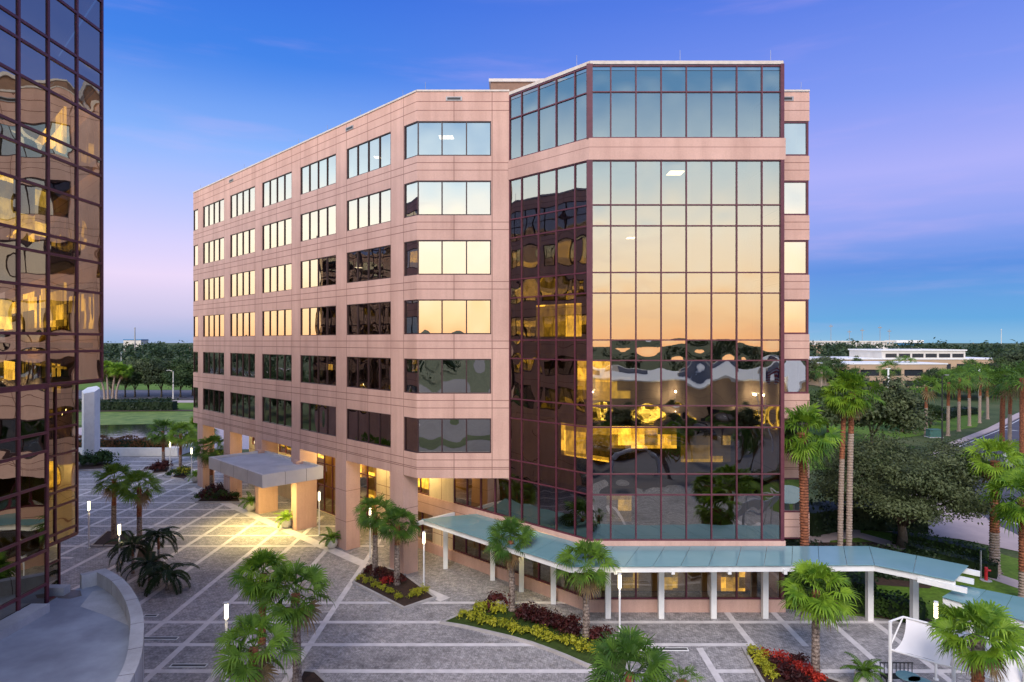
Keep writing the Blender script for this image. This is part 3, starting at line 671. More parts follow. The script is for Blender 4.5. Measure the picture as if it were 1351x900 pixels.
    # lit rooms: amber floors
    for P, e, n, s0, s1, z0, z1, dd, mat in ((C0, (1, 0), (0, -1), 0.4, 5.9, 9.4, 10.9, -2.6, 'litroom'), (C0, E45, N45, 0.4, 4.4, 8.6, 10.9, -2.5, 'litroom'),
                                        (C0, E45, N45, 0.2, 2.9, 12.5, 15.0, -2.4, 'litroom'), (C0, E45, N45, 2.6, 6.6, 16.6, 18.8, -2.4, 'litroom'), (C0, (1, 0), (0, -1), 1.4, 3.0, 4.7, 6.6, -2.6, 'litdim'), (C0, (1, 0), (0, -1), 6.2, 9.4, 8.5, 10.2, -2.7, 'litdim'), (C0, (1, 0), (0, -1), 0.2, 3.4, 12.6, 14.0, -2.7, 'litdim'),
                                        (A0, E45, N45, 14.8, 15.8, 13.8, 14.3, -2.0, 'litroom')):
        t = MB(); t.obox(P, e, n, s0, s1, dd - 0.05, dd, z0, z1); t.build('lit_room', M[mat], bld)
    t = MB()
    for x in (7.6, 10.1): t.box(x - 0.5, x + 0.5, 41.2, 41.3, 0.4, 2.7)
    t.build('lit_room', M['litdim'], bld)
    t = MB(); t.box(13.4, 14.9, 41.2, 41.3, 0.3, 2.7); t.build('lit_room', M['litroom'], bld)
    t = MB(); t.box(5.4, 15.4, 41.5, 41.6, 0.2, 2.88); t.build('back_wall', M['warmwall'], bld)
    # podium soffit and inner wall behind the columns
    so = MB(); so.prism([(A0[0] + 0.05, A0[1] + 0.05), (CF[0] - 0.02, CF[1] + 0.02), (-29.6, 73.5), (-36.2, 73.6)], 7.003, 7.015); so.build('soffit', M['soffit'], bld)
    iw = MB(); iP = C0; t0 = 6.87
    ops = [(t0 + 0.0, t0 + 5.9, 4.28, 6.9), (t0 + 8.8, t0 + 11.2, 4.3, 6.8), (16.8 + 1.0, 16.8 + 3.0, 4.3, 6.8), (t0 + 0.2, t0 + 6.0, 0.75, 2.9), (t0 + 8.4, t0 + 11.2, 0.4, 3.3),
           (23.0, 33.5, 0.05, 6.9), (35.2, 37.4, 4.6, 6.7), (38.6, 41.5, 4.6, 6.7), (43.5, 48.2, 4.6, 6.7)]
    facade(iw, iP, E45, N45, 49.0, 0, 7.0, ops, [t0 + 7.3, t0 + 12.6, 21.5, 34.4, 42.4], [1.6, 3.4, 4.1], s_min=t0)
    iw.build('lobby_wall', [M['cream'], M['joint']], bld, weld=True)
    for a, b, c, d in ops:
        nn = max(1, round((b - a) / 1.45)); S = [a + (b - a) * i / nn for i in range(nn + 1)]
        Zs = [c, d] if d - c < 4 else [c, 2.5, 4.6, d]
        g_ = M['cglass'] if a < t0 + 1 and c > 4 else M['shopglass']
        glazed(bld, 'lobby_window', iP, E45, N45, S, Zs, g_, M['frame'], d=-0.1, fw=0.09)
    lr = MB()
    for s0, s1, z0, z1, dd in ((t0 + 8.4, t0 + 11.5, 4.2, 6.9, -1.6), (17.5, 20.2, 4.2, 6.9, -1.6), (23.5, 25.6, 0.3, 6.0, -2.6), (27.4, 28.3, 0.3, 6.8, -2.6), (29.6, 33, 3.0, 6.8, -2.6), (35, 48.5, 4.5, 6.8, -1.6)):
        lr.obox(iP, E45, N45, s0, s1, dd - 0.05, dd, z0, z1)
    lr.build('lit_lobby', M['litroom'], bld)
    bw = MB(); bw.obox(iP, E45, N45, t0 + 0.2, 49, -3.1, -3.0, 0.0, 7.0); bw.build('back_wall', M['warmwall'], bld)
    # sconce
    t = MB(); c = Vector((iP[0] + E45[0] * 27.0 + N45[0] * 0.3, iP[1] + E45[1] * 27.0 + N45[1] * 0.3, 5.7)); t.tube([c - Vector((0, 0, 0.45)), c + Vector((0, 0, 0.45))], 0.12, 8)
    t.build('wall_lamp', M['lamp'], bld)
    # columns
    for k in range(6):
        s = 2.37 + 7.58 * k
        if k in (2, 3):
            cmb = MB(); cmb.obox(A0, E45, N45, s - 0.78, s + 0.78, -1.6, 0.0, 0.0, 7.0)
            cmb.obox(A0, E45, N45, s - 0.80, s - 0.1, -0.003, 0.30, 0, 6.0)
        else:
            cmb = MB(); cmb.obox(A0, E45, N45, s - 0.82, s + 0.82, -1.25, -0.004, 0.0, 7.0)
        c = cmb.build('column', M['pink'], bld)
        j = MB()
        for z in (2.2, 4.6): j.obox(A0, E45, N45, s - 0.825, s + 0.825, -1.255, 0.001, z, z + 0.03)
        if k not in (2, 3): j.build('column_joint', M['joint'], c)
    # entrance canopy
    zt, zb = 5.9, 4.85
    s0, s1 = 13.6, 24.7
    cn = MB()
    cn.obox(A0, E45, N45, s0, s1, -0.5, 4.67, zb + 0.02, zt - 0.25)
    for a, b, c, d in ((s0, s1, 4.45, 4.67), (s0, s1, -0.5, -0.3)): cn.obox(A0, E45, N45, a, b, c, d, zt - 0.25, zt)
    for a, b in ((s0, s0 + 0.22), (s1 - 0.22, s1)): cn.obox(A0, E45, N45, a, b, -0.3, 4.45, zt - 0.25, zt)
    can = cn.build('entrance_canopy', M['canopyside'], bld)
    rr = MB(); rr.obox(A0, E45, N45, s0 + 0.22, s1 - 0.22, -0.3, 4.45, zt - 0.25, zt - 0.2); rr.build('canopy_roof', M['roof'], can)
    jj = MB()
    for a in (16.4, 19.15, 21.9): jj.obox(A0, E45, N45, a - 0.015, a + 0.015, 4.5, 4.674, zb + 0.03, zt + 0.004)
    for dd in (1.0, 2.8): jj.obox(A0, E45, N45, s0 - 0.004, s0 + 0.2, dd - 0.015, dd + 0.015, zb + 0.03, zt + 0.004)
    jj.build('canopy_joint', M['stain'], can)
    rr = MB(); rr.obox(A0, E45, N45, s0 + 0.1, s1 - 0.1, -0.4, 4.5, zb, zb + 0.02); rr.build('canopy_soffit', M['soffit'], can)
    for a in (15.8, 19.1, 22.4):
        for dd in (1.2, 3.2):
            t = MB(); x, y = A0[0] + E45[0] * a + N45[0] * dd, A0[1] + E45[1] * a + N45[1] * dd
            t.tube([(x, y, zb - 0.02), (x, y, zb)], 0.16, 12); t.build('downlight', M['downlight'], can)
main_building()

def light(name, kind, loc, energy, color, size=0.2, rot=None, **kw):
    d = bpy.data.lights.new(name, kind); d.energy = energy; d.color = color
    if kind == 'AREA': d.shape = 'RECTANGLE'; d.size = size; d.size_y = kw.get('sy', size)
    elif kind == 'SPOT': d.spot_size = kw.get('spot', R(120)); d.spot_blend = 0.8; d.shadow_soft_size = size
    else: d.shadow_soft_size = size
    o = bpy.data.objects.new(name, d); o.location = loc
    if rot: o.rotation_euler = rot
    col.objects.link(o); return o
AMBER = (1.0, 0.76, 0.26)
def fac(s, d, z): return (A0[0] + E45[0] * s + N45[0] * d, A0[1] + E45[1] * s + N45[1] * d, z)
light('canopy_downlights', 'AREA', fac(19.15, 2.2, 4.68), 720, AMBER, 7.0, (0, 0, R(135)), sy=2.2).data.spread = R(140)
for s in (4.5, 10.5, 15.5, 27.5, 35.0):
    light('loggia_lamp', 'POINT', fac(s, -3.0, 6.5), 210, (1.0, 0.80, 0.36), 0.25)
light('walkway_lamp', 'POINT', (1.2, 41.0, 3.4), 60, AMBER, 0.2)

# ------------------------------------------------------------------ the left tower
def left_tower():
    X = -18.98
    tw = empty('office_tower', (-30, 20, 0), 'bronze mirrored office tower with maroon grid and notched corner at edge of plaza', 'building')
    zt = [z for k in range(-2, 6) for z in (14.47 + 4.03 * k, 15.85 + 4.03 * k, 16.6 + 4.03 * k)]
    zup = [z for z in zt if 14.4 < z < 32.0] + [32.5]
    zlo = [z for z in zt if 6.3 < z < 14.6]
    # +X face, upper: param along -Y from the corner
    P = (X, 29.85); e = (0, -1); n = (1, 0)
    S = [0, 1.77, 3.51, 5.09] + [5.09 + 1.72 * k for k in range(1, 22)]
    glazed(tw, 'side_curtain_wall', P, e, n, S, zup, M['tglass'], M['frame'], d=0.0, fw=0.11, fd=0.06, amp=0.0035, tilt=0.002)
    S2 = [3.51, 5.09] + [5.09 + 1.72 * k for k in range(1, 22)]
    glazed(tw, 'side_curtain_wall', P, e, n, S2, [5.35] + zlo, M['tglass'], M['frame'], d=0.0, fw=0.11, fd=0.06, amp=0.0035, tilt=0.002)
    glazed(tw, 'notch_curtain_wall', (-23.4, 34.7), e, n, [0.0, 1.7, 8.3], [5.94, 6.41] + zlo[1:], M['tglass'], M['frame'], d=0.0, fw=0.11, fd=0.06, amp=0.0035, tilt=0.002)
    glazed(tw, 'notch_curtain_wall', (-25.7, 36.6), e, n, [0.0, 3.0, 10.2], [0.1, 2.0, 3.9, 5.94], M['tglass'], M['frame'], d=0.0, fw=0.11, fd=0.06)
    # soffits and returns of the notch
    so = MB(); so.prism([(X, 29.85), (X, 26.3), (-23.45, 26.3), (-23.45, 34.3)], 14.40, 14.44); so.prism([(-23.4, 34.7), (-23.4, 26.3), (-25.75, 26.3), (-25.75, 36.6)], 5.86, 5.92)
    so.build('notch_soffit', M['frame'], tw)
    rt = MB(); rt.box(-23.35, X - 0.02, 26.2, 26.32, 0, 14.4); rt.box(-25.65, -23.42, 26.18, 26.3, 0, 5.86); rt.build('notch_return', M['dframe'], tw)
    # angled face with pink bands, mirrored in the main building
    eD = (-0.7071, 0.7071); nD = (0.7071, 0.7071); L = 30.0
    wl = MB(); op = []
    for j, z in enumerate([12.73, 16.76, 20.79, 24.82]):
        for k in range(4): op.append((0.8 + 7.4 * k, 7.0 + 7.4 * k, z, z + 2.36))
    op.append((0.0, L, 28.2, 31.4))
    for z in (8.7,):
        for k in range(3): op.append((8.2 + 7.4 * k, 14.4 + 7.4 * k, z, z + 2.36))
    facade(wl, (X, 29.85), eD, nD, L, 14.47, 32.45, [o for o in op if o[2] > 12.8], [4 + 7.4 * k for k in range(4)], [27.7, 23.9, 19.9, 15.9, 31.9])
    facade(wl, (X, 29.85), eD, nD, L, 5.94, 14.47, [o for o in op if 6 < o[2] < 12.8 and o[0] > 7], [], [7.7, 11.8], s_min=6.3)
    facade(wl, (X, 29.85), eD, nD, L, 0, 5.94, [], [16, 24], [3.0], s_min=9.6)
    wl.build('angled_wall', [M['pink'], M['joint']], tw, weld=True)
    for a, b, c, d in op:
        if c < 14 and a < 7: continue
        nn = max(2, round((b - a) / 1.55))
        glazed(tw, 'tower_window', (X, 29.85), eD, nD, [a + (b - a) * i / nn for i in range(nn + 1)], [c, d] if d - c < 3 else [c, (c + d) / 2, d], M['tglass'] if d - c < 3 else M['cglass'], M['dframe'], amp=0.004)
    lit = MB()
    for (s0, s1, z0, z1) in ((1, 14, 25.0, 27.1), (15.5, 29, 25.0, 27.1), (8.4, 20, 21.0, 23.1), (23, 29, 21.0, 23.1), (1.0, 7, 17.0, 19.0), (8.4, 21.6, 17.0, 19.0), (1, 8.0, 15.0, 15.1), (15.8, 29, 12.9, 15.0), (8.4, 14, 8.9, 11.0)):
        lit.obox((X, 29.85), eD, nD, s0, s1, -1.3, -1.2, z0, z1)
    lit.build('lit_rooms', M['litroom'], tw)
    wz = [6.4, 9.2, 10.4, 13.3, 14.5, 17.3, 18.5, 21.3, 22.5, 25.4, 26.6, 28.6, 29.8, 31.0]
    glazed(tw, 'wing_curtain_wall', (-56, 65.5), (0, -1), (1, 0), [1.55 * q for q in range(14)], wz, M['tglass'], M['dframe'], d=-0.02, fw=0.16, amp=0.004)
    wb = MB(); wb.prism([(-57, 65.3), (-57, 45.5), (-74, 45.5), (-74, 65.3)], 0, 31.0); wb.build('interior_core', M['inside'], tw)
    wb = MB(); wb.prism([(-55.9, 65.6), (-55.9, 45.2), (-74.2, 45.2), (-74.2, 65.6)], 31.02, 31.4); wb.box(-56.9, -55.95, 45.3, 65.5, 0, 6.38); wb.build('wing_parapet', M['pink'], tw)
    # lit room behind the side glass
    li = MB(); li.box(X - 2.0, X - 1.92, 25.6, 27.0, 21.2, 23.2); li.box(X - 1.75, X - 1.7, 28.0, 28.65, 20.9, 23.0); li.box(X - 2.0, X - 1.9, 25.6, 26.9, 16.8, 18.0); li.box(X - 2.6, X - 2.5, 26.5, 29.2, 21.3, 21.9); li.build('lit_room', M['litbright'], tw)
    li = MB(); li.box(-24.6, -24.5, 30.6, 33.9, 7.9, 9.6); li.build('lit_room', M['litdim'], tw)
    li = MB(); li.box(-21.0, -20.9, 22.8, 24.5, 8.3, 9.4); li.build('lit_room', M['litroom'], tw)
    # body behind the glass, roof, other sides
    bd = MB(); bd.prism([(X - 3.0, 25.5), (X - 3.0, -10.0), (-52, -10.0), (-52, 45), (-41.5, 48.5)], 0, 32.3); bd.build('interior_core', M['inside'], tw)
    for k in range(-2, 5):
        z = 16.1 + 4.03 * k
        if z > 15: poly = [(X - 0.15, 29.4), (X - 0.15, -10.2), (-45, -10.2), (-40.3, 50.6)]
        else: poly = [(X - 0.15, 26.1), (X - 0.15, -10.2), (-45, -10.2), (-40.3, 50.6), (-24, 33.9), (-24, 26.1)]
        fl = MB(); fl.prism(poly, z - 0.12, z + 0.12); fl.build('floor_slab', M['inside'], tw)
    rf = MB(); rf.prism([(X - 0.02, 29.8), (X - 0.02, -10.2), (-52.0, -10.2), (-52.0, 46), (-40.1, 51.0)], 32.52, 32.7); rf.build('roof', M['coping'], tw)
    ow = MB(); facade(ow, (X, -10.2), (-1, 0), (0, -1), 33.0, 0, 32.5, [], [7.4, 14.8, 22.2], [4, 8, 12, 16, 20, 24, 28]); facade(ow, (-52, -10.2), (0, 1), (-1, 0), 56, 0, 32.5, [], [], [8, 16, 24])
    ow.build('rear_wall', [M['pink'], M['joint']], tw, weld=True)
    # equipment on the roof seen in the mirror
    eq = MB(); eq.box(-41, -38.4, 44, 46, 32.7, 33.6); eq.tube([(-36, 43, 32.7), (-36, 43, 34.6)], 0.06, 6); eq.build('roof_unit', M['steel'], tw)
    # curved terrace canopy
    cpts = [px(138.7, 749.8, 6.2), px(162, 763, 6.2), px(179, 784.5, 6.2), px(189, 810.5, 6.2), px(189.5, 836, 6.2), px(186, 866, 6.2), px(173, 897, 6.2)]
    rim = [(p.x, p.y) for p in cpts] + [(-10.6, 16.6), (-10.3, 13.5), (-10.6, 10.5), (-11.6, 7.8), (-13.2, 5.6), (-15.5, 4.2), (-18.9, 3.6)]
    dk = MB(); dk.prism([(X + 0.02, 27.6)] + rim, 5.0, 5.62); cnp = dk.build('terrace_canopy', M['deck'], tw)
    pr = MB()
    # smooth the rim
    pts = []
    for i in range(len(rim) - 1):
        p0 = Vector(rim[max(i - 1, 0)]); p1 = Vector(rim[i]); p2 = Vector(rim[i + 1]); p3 = Vector(rim[min(i + 2, len(rim) - 1)])
        if i == 0: p0 = p1
        for q in range(5):
            u = q / 5; pts.append(0.5 * ((2 * p1) + (-p0 + p2) * u + (2 * p0 - 5 * p1 + 4 * p2 - p3) * u * u + (-p0 + 3 * p1 - 3 * p2 + p3) * u ** 3))
    pts.append(Vector(rim[-1]))
    start = px(105.5, 757, 6.2); pts = [Vector((start.x, start.y))] + pts
    cen = Vector((-18.5, 16))
    inner = []
    for i, p in enumerate(pts):
        t = (pts[min(i + 1, len(pts) - 1)] - pts[max(i - 1, 0)]).normalized(); nn = Vector((-t.y, t.x))
        if nn.dot(cen - p) < 0: nn = -nn
        inner.append(p + nn * (0.42 if i > 1 else 0.3))
    for i in range(len(pts) - 1):
        a, b, c, d = pts[i], pts[i + 1], inner[i + 1], inner[i]
        pr.quad((*a, 6.2), (*b, 6.2), (*c, 6.2), (*d, 6.2)); pr.quad((*a, 4.4), (*b, 4.4), (*b, 6.2), (*a, 6.2)); pr.quad((*d, 5.3), (*c, 5.3), (*c, 6.2), (*d, 6.2)); pr.quad((*a, 4.4), (*b, 4.4), (*c, 4.4), (*d, 4.4))
    pr.quad((*pts[0], 4.4), (*inner[0], 4.4), (*inner[0], 6.2), (*pts[0], 6.2))
    pr.build('terrace_parapet', M['concrete'], cnp, weld=True)
    cb = MB(); cb.box(X + 0.03, X + 0.75, 3.6, 25.4, 5.6, 5.95); cb.build('terrace_kerb', M['concrete'], cnp)
    cb = MB(); cb.box(X - 1.6, X + 0.2, 27.0, 27.4, 5.6, 5.95); cb.build('terrace_kerb', M['concrete'], cnp)
    pv = MB(); q = [px(122, 780, 5.63), px(146, 777, 5.63), px(172, 806, 5.63), px(176, 828, 5.63), px(140, 812, 5.63), px(106, 800, 5.63)]; pv.sheet([(a.x, a.y) for a in q], 5.624)
    pv.build('repair_patch', M['concrete'], cnp)
    for k, poly in enumerate((((70, 776), (106, 779), (108, 786), (92, 790), (76, 789)), ((143, 774), (160, 786), (172, 803), (176, 818), (172, 819), (166, 803), (150, 786)))):
        st = MB(); st.sheet([tuple(px(a, b, 5.63)[:2]) for a, b in poly], 5.627 + 0.002 * k); st.build('water_stain', M['stain'], cnp)
    jn = MB()
    for i in range(6, len(pts) - 1, 6):
        a, b = pts[i], inner[i]; d = (b - a).normalized(); e_ = Vector((-d.y, d.x)) * 0.012; a2, b2 = a - d * 0.004, b + d * 0.004
        jn.hexa([(*(a2 - e_), 4.4), (*(b2 - e_), 4.4), (*(b2 + e_), 4.4), (*(a2 + e_), 4.4), (*(a2 - e_), 6.204), (*(b2 - e_), 6.204), (*(b2 + e_), 6.204), (*(a2 + e_), 6.204)])
    jn.build('parapet_joint', M['stain'], cnp)
    for x, y in ((-12.6, 18), (-13.5, 9.0)):
        c = MB(); c.tube([(x, y, 0), (x, y, 5.0)], 0.4, 16); c.build('canopy_column', M['concrete'], cnp, smooth=True)
left_tower()

# ------------------------------------------------------------------ glass walkway canopies
def walkway(name, outer, inner, z, label, posts, arms, wallside=True):
    r = empty(name, (inner[0][0], inner[0][1], 0), label, 'canopy')
    for i in range(len(outer) - 1):
        n = max(1, round((Vector(outer[i + 1]) - Vector(outer[i])).length / 1.52))
        g = MB(); L_ = (Vector(outer[i + 1]) - Vector(outer[i])).length
        for k in range(n):
            u0, u1 = k / n + 0.012 / L_, (k + 1) / n - 0.012 / L_
            O = [Vector(outer[i]).lerp(Vector(outer[i + 1]), u) for u in (u0, u1)]; I = [Vector(inner[i]).lerp(Vector(inner[i + 1]), u) for u in (u0, u1)]
            g.hexa([(*O[0], z), (*O[1], z), (*I[1], z - 0.1), (*I[0], z - 0.1), (*O[0], z + 0.03), (*O[1], z + 0.03), (*I[1], z - 0.07), (*I[0], z - 0.07)])
        g.build('glass_roof', M['teal'], r)
        a = Vector(outer[i]).lerp(Vector(inner[i]), 0.06); b = Vector(outer[i + 1]).lerp(Vector(inner[i + 1]), 0.06)
        bm = MB(); bm.beam((*a, z - 0.22), (*b, z - 0.22), 0.14, 0.30); bm.build('edge_beam', M['white'], r)
    for (x, y) in posts:
        p = MB(); p.box(x - 0.16, x + 0.16, y - 0.16, y + 0.16, 0, z - 0.45); p.build('post', M['white'], r)
    for (a, b) in arms:
        p = MB(); p.beam((*a, z - 0.32), (*b, z - 0.36), 0.18, 0.26); p.build('cross_beam', M['white'], r)
    return r
o0 = px(555.6, 686, 4.05); o1 = (3.1, 34.85); o2 = (19.75, 35.1); o3 = (22.5, 32.75)
i0 = (-2.55, 45.85); i1 = (4.6, 38.62); i2 = (21.4, 38.62); i3 = (25.0, 35.25)
posts = [px(588, 750), px(650, 765), px(688, 780), px(730, 796)] + [px(x, 815) for x in (802, 872, 941, 1009)] + [px(1147, 818.5)]
posts = [(p.x, p.y) for p in posts] + [(22.6, 36.2)]
arms = []
for (x, y) in posts[:4]: arms.append(((x + 0.55, y + 0.55), (x - 1.75, y - 1.75)))
for (x, y) in posts[4:9]: arms.append(((x, y + 0.5), (x, y - 2.9)))
arms.append(((22.9, 36.6), (21.4, 34.2)))
for t in (0.02, 0.5, 0.96):
    a = Vector(o3).lerp(Vector(i3), t); arms.append(((a.x - 1.2, a.y + 1.1), (a.x + 0.38, a.y - 0.35)))
walkway('walkway_canopy', [(o0.x, o0.y), o1, o2, o3], [i0, i1, i2, i3], 4.08, 'long teal glass walkway roof on white posts bending round the mirrored bay', posts, arms)
w0 = px(1243, 788, 3.3); w1 = px(1366, 824, 3.3); v0 = px(1268, 770, 3.3); v1 = px(1372, 791, 3.3)
walkway('walkway_canopy', [(w0.x, w0.y), (w1.x, w1.y)], [(v0.x, v0.y), (v1.x, v1.y)], 3.3, 'short lower teal glass roof on white beams stepping down past the lawn', [(23.4, 32.9), (25.3, 30.6)], [((23.9, 34.0), (22.2, 32.6)), ((25.6, 32.6), (23.9, 30.6))])

# ------------------------------------------------------------------ vegetation builders
def leaf_mesh(name, P, D, size, mats, aspect=0.45, rng=None, mid=None):
    """P: N x 3 leaf centres, D: N x 3 facing; one folded leaf-sized face each"""
    n = len(P); rng = rng or np.random.default_rng(1)
    D = D / (np.linalg.norm(D, axis=1, keepdims=True) + 1e-9)
    t = rng.normal(size=(n, 3)); t -= (t * D).sum(1, keepdims=True) * D; t /= np.linalg.norm(t, axis=1, keepdims=True) + 1e-9
    b = np.cross(D, t); s = size * rng.uniform(0.6, 1.35, (n, 1))
    V = np.stack([P - t * s, P + b * s * aspect + D * s * 0.15, P + t * s, P - b * s * aspect + D * s * 0.15], 1).reshape(-1, 3)
    me = bpy.data.meshes.new(name)
    me.vertices.add(4 * n); me.vertices.foreach_set('co', V.ravel())
    me.loops.add(4 * n); me.loops.foreach_set('vertex_index', np.arange(4 * n, dtype=np.int32))
    me.polygons.add(n); me.polygons.foreach_set('loop_start', np.arange(0, 4 * n, 4, dtype=np.int32)); me.polygons.foreach_set('loop_total', np.full(n, 4, dtype=np.int32))
    for m in (mats if isinstance(mats, (list, tuple)) else [mats]): me.materials.append(m)
    if mid is not None: me.polygons.foreach_set('material_index', mid)
    me.update(); me.validate(); return me
def obj_from(name, me, parent=None, loc=(0, 0, 0)):
    o = bpy.data.objects.new(name, me); col.objects.link(o); o.parent = parent; o.location = loc; return o
def crown_points(rng, rx, ry, rz, nclump, nleaf, spread=0.22, hollow=0.55, flat=-0.55):
    c = rng.normal(size=(nclump, 3)); c /= np.linalg.norm(c, axis=1, keepdims=True)
    c[:, 2] = np.where(c[:, 2] < flat, flat + rng.uniform(0, 0.5, nclump), c[:, 2])
    c *= rng.uniform(hollow, 1.0, (nclump, 1))
    k = rng.integers(0, nclump, nleaf); sp = rng.uniform(0.5, 1.2, nclump)[k][:, None] * spread
    off = rng.normal(size=(nleaf, 3)) * sp; off[:, 2] *= 0.7
    P = c[k] + off; D = off / (np.linalg.norm(off, axis=1, keepdims=True) + 1e-6) + np.array([0, 0, 0.7]) + rng.normal(size=(nleaf, 3)) * 0.5
    return P * np.array([rx, ry, rz]), D, c * np.array([rx, ry, rz])

def fan_crown(seed, mat, nleaf=27, pet=0.98, blade=0.86, seg=20, low=-0.75, dead=0):
    r = random.Random(seed); mb = MB()
    for i in range(nleaf):
        az = i * 2.39996 + r.uniform(-0.25, 0.25); u = i / (nleaf - 1)
        el = (1.35 - (1.35 - low) * u ** 0.85) + r.uniform(-0.15, 0.15)
        dead_leaf = i >= nleaf - 4 and r.random() < 0.65
        if dead_leaf: el -= 0.45
        pl = pet * r.uniform(0.75, 1.15) * (0.8 + 0.35 * math.sin(math.pi * min(1, u * 1.2)))
        bl = blade * r.uniform(0.85, 1.12)
        d = Vector((math.cos(az) * math.cos(el), math.sin(az) * math.cos(el), math.sin(el)))
        side = Vector((-math.sin(az), math.cos(az), 0)); up = side.cross(d) * -1
        if up.z < 0: up = -up
        h = d * pl - Vector((0, 0, 0.12 * pl * math.cos(el)))
        # petiole
        w = 0.022; a0 = d * 0.08
        mb.quad(a0 - side * w, h - side * w * 0.7, h + side * w * 0.7, a0 + side * w, 1)
        d2 = (d - Vector((0, 0, 0.25 * math.cos(el)))).normalized(); up2 = side.cross(d2)
        if up2.z < 0: up2 = -up2
        ro = r.uniform(-0.75, 0.75); side, up2 = side * math.cos(ro) + up2 * math.sin(ro), up2 * math.cos(ro) - side * math.sin(ro)
        half = r.uniform(1.75, 2.15)
        for k in range(seg):
            th = -half + 2 * half * (k + 0.5) / seg + r.uniform(-0.03, 0.03)
            dirv = (d2 * math.cos(th) + side * math.sin(th))
            lift = 0.30 * abs(math.sin(th)) * (1 if k % 2 else 0.85)
            L = bl * (0.72 + 0.28 * math.cos(th * 0.5)) * r.uniform(0.92, 1.06)
            perp = (side * math.cos(th) - d2 * math.sin(th))
            wd = 0.05 * bl
            p0 = h; m_ = h + dirv * L * 0.5 + up2 * L * lift * 0.5; droop = r.uniform(0.06, 0.42) * L
            q = h + dirv * L * 0.82 + up2 * L * lift * 0.5 - Vector((0, 0, droop * 0.45))
            tip = h + dirv * L * 0.98 + up2 * L * lift * 0.35 - Vector((0, 0, droop * 1.25))
            b = len(mb.v)
            mb.v += [tuple(p0), tuple(m_ - perp * wd), tuple(m_ + up2 * 0.025), tuple(m_ + perp * wd), tuple(q - perp * wd * 0.55), tuple(q + perp * wd * 0.55), tuple(tip)]
            for f in ((b, b + 1, b + 2), (b, b + 2, b + 3), (b + 1, b + 4, b + 5, b + 3), (b + 4, b + 6, b + 5)): mb.f.append(f); mb.m.append(2 if dead_leaf else 0)
    me = bpy.data.meshes.new('fan_crown'); me.from_pydata(mb.v, [], mb.f); me.materials.append(mat); me.materials.append(M['palm']); me.materials.append(M['deadleaf'])
    me.polygons.foreach_set('material_index', mb.m); me.update(); return me
def feather_crown(seed, mat, nf=16, L=1.5, arch=1.0, nl=20, ll=0.34, el0=1.25, el1=0.1):
    r = random.Random(seed); mb = MB()
    for i in range(nf):
        az = i * 2.39996 + r.uniform(-0.2, 0.2); u = i / max(1, nf - 1); el = el0 + (el1 - el0) * u + r.uniform(-0.1, 0.1); Lf = L * r.uniform(0.8, 1.1)
        out = Vector((math.cos(az), math.sin(az), 0)); side = Vector((-math.sin(az), math.cos(az), 0)); pts = []; p = Vector((0, 0, 0)); e = el
        for k in range(nl + 1):
            pts.append(p.copy()); st = Lf / nl; p = p + (out * math.cos(e) + Vector((0, 0, 1)) * math.sin(e)) * st; e -= arch * 1.7 / nl
        for k in range(nl):
            w = 0.016; mb.quad(pts[k] - side * w, pts[k] + side * w, pts[k + 1] + side * w, pts[k + 1] - side * w)
            if k < 2: continue
            t = (pts[k + 1] - pts[k]).normalized(); l = ll * (math.sin(math.pi * (0.15 + 0.8 * k / nl)) ** 0.6) * r.uniform(0.85, 1.1)
            for sg in (-1, 1):
                dv = (side * sg * 0.8 + t * 0.6 + Vector((0, 0, -0.12))).normalized(); wv = t * 0.05
                tip = pts[k] + dv * l - Vector((0, 0, 0.1 * l)); mm = pts[k] + dv * l * 0.5 + Vector((0, 0, 0.05 * l))
                b = len(mb.v); mb.v += [tuple(pts[k]), tuple(mm - wv), tuple(tip), tuple(mm + wv)]; mb.f.append((b, b + 1, b + 2, b + 3)); mb.m.append(0)
    me = bpy.data.meshes.new('feather_crown'); me.from_pydata(mb.v, [], mb.f); me.materials.append(mat); me.update(); return me

FAN = [fan_crown(s, M['palm']) for s in (3, 8, 15)]
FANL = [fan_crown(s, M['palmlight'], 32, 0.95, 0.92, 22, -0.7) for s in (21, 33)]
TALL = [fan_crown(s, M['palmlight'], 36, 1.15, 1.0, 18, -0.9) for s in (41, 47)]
LOW = [fan_crown(s, M['palm'], 22, 1.0, 0.95, 12, -0.8) for s in (51, 57)]
def palm_trunk(parent, h, r0, r1, mats, seed, lean=(0, 0), split=0.75, boots=0.14, n=14, step=0.09):
    rr = random.Random(seed); mb = MB(); rings = int(h / step); base = len(mb.v)
    for k in range(rings + 1):
        u = k / rings; r = r0 + (r1 - r0) * u + 0.35 * r0 * max(0, 1 - u * h / 0.5) ** 2 + (0.10 * r0 if u > 0.9 else 0)
        for j in range(n):
            a = 2 * math.pi * (j + (0.5 if k % 2 else 0)) / n
            q = r * (1 + (boots if (k % 2 == 0) else -boots * 0.4) * rr.uniform(0.3, 1.2))
            mb.v.append((lean[0] * u * u * h + q * math.cos(a), lean[1] * u * u * h + q * math.sin(a), u * h))
    for k in range(rings):
        for j in range(n):
            mb.f.append((base + k * n + j, base + k * n + (j + 1) % n, base + (k + 1) * n + (j + 1) % n, base + (k + 1) * n + j)); mb.m.append(1 if k / rings > split else 0)
    mb.f.append(tuple(base + rings * n + j for j in range(n))); mb.m.append(1)
    off = parent.location
    mb.v = [(x + off.x, y + off.y, z + off.z) for x, y, z in mb.v]
    mb.build('trunk', mats, parent)
    return (lean[0] * h, lean[1] * h, h)
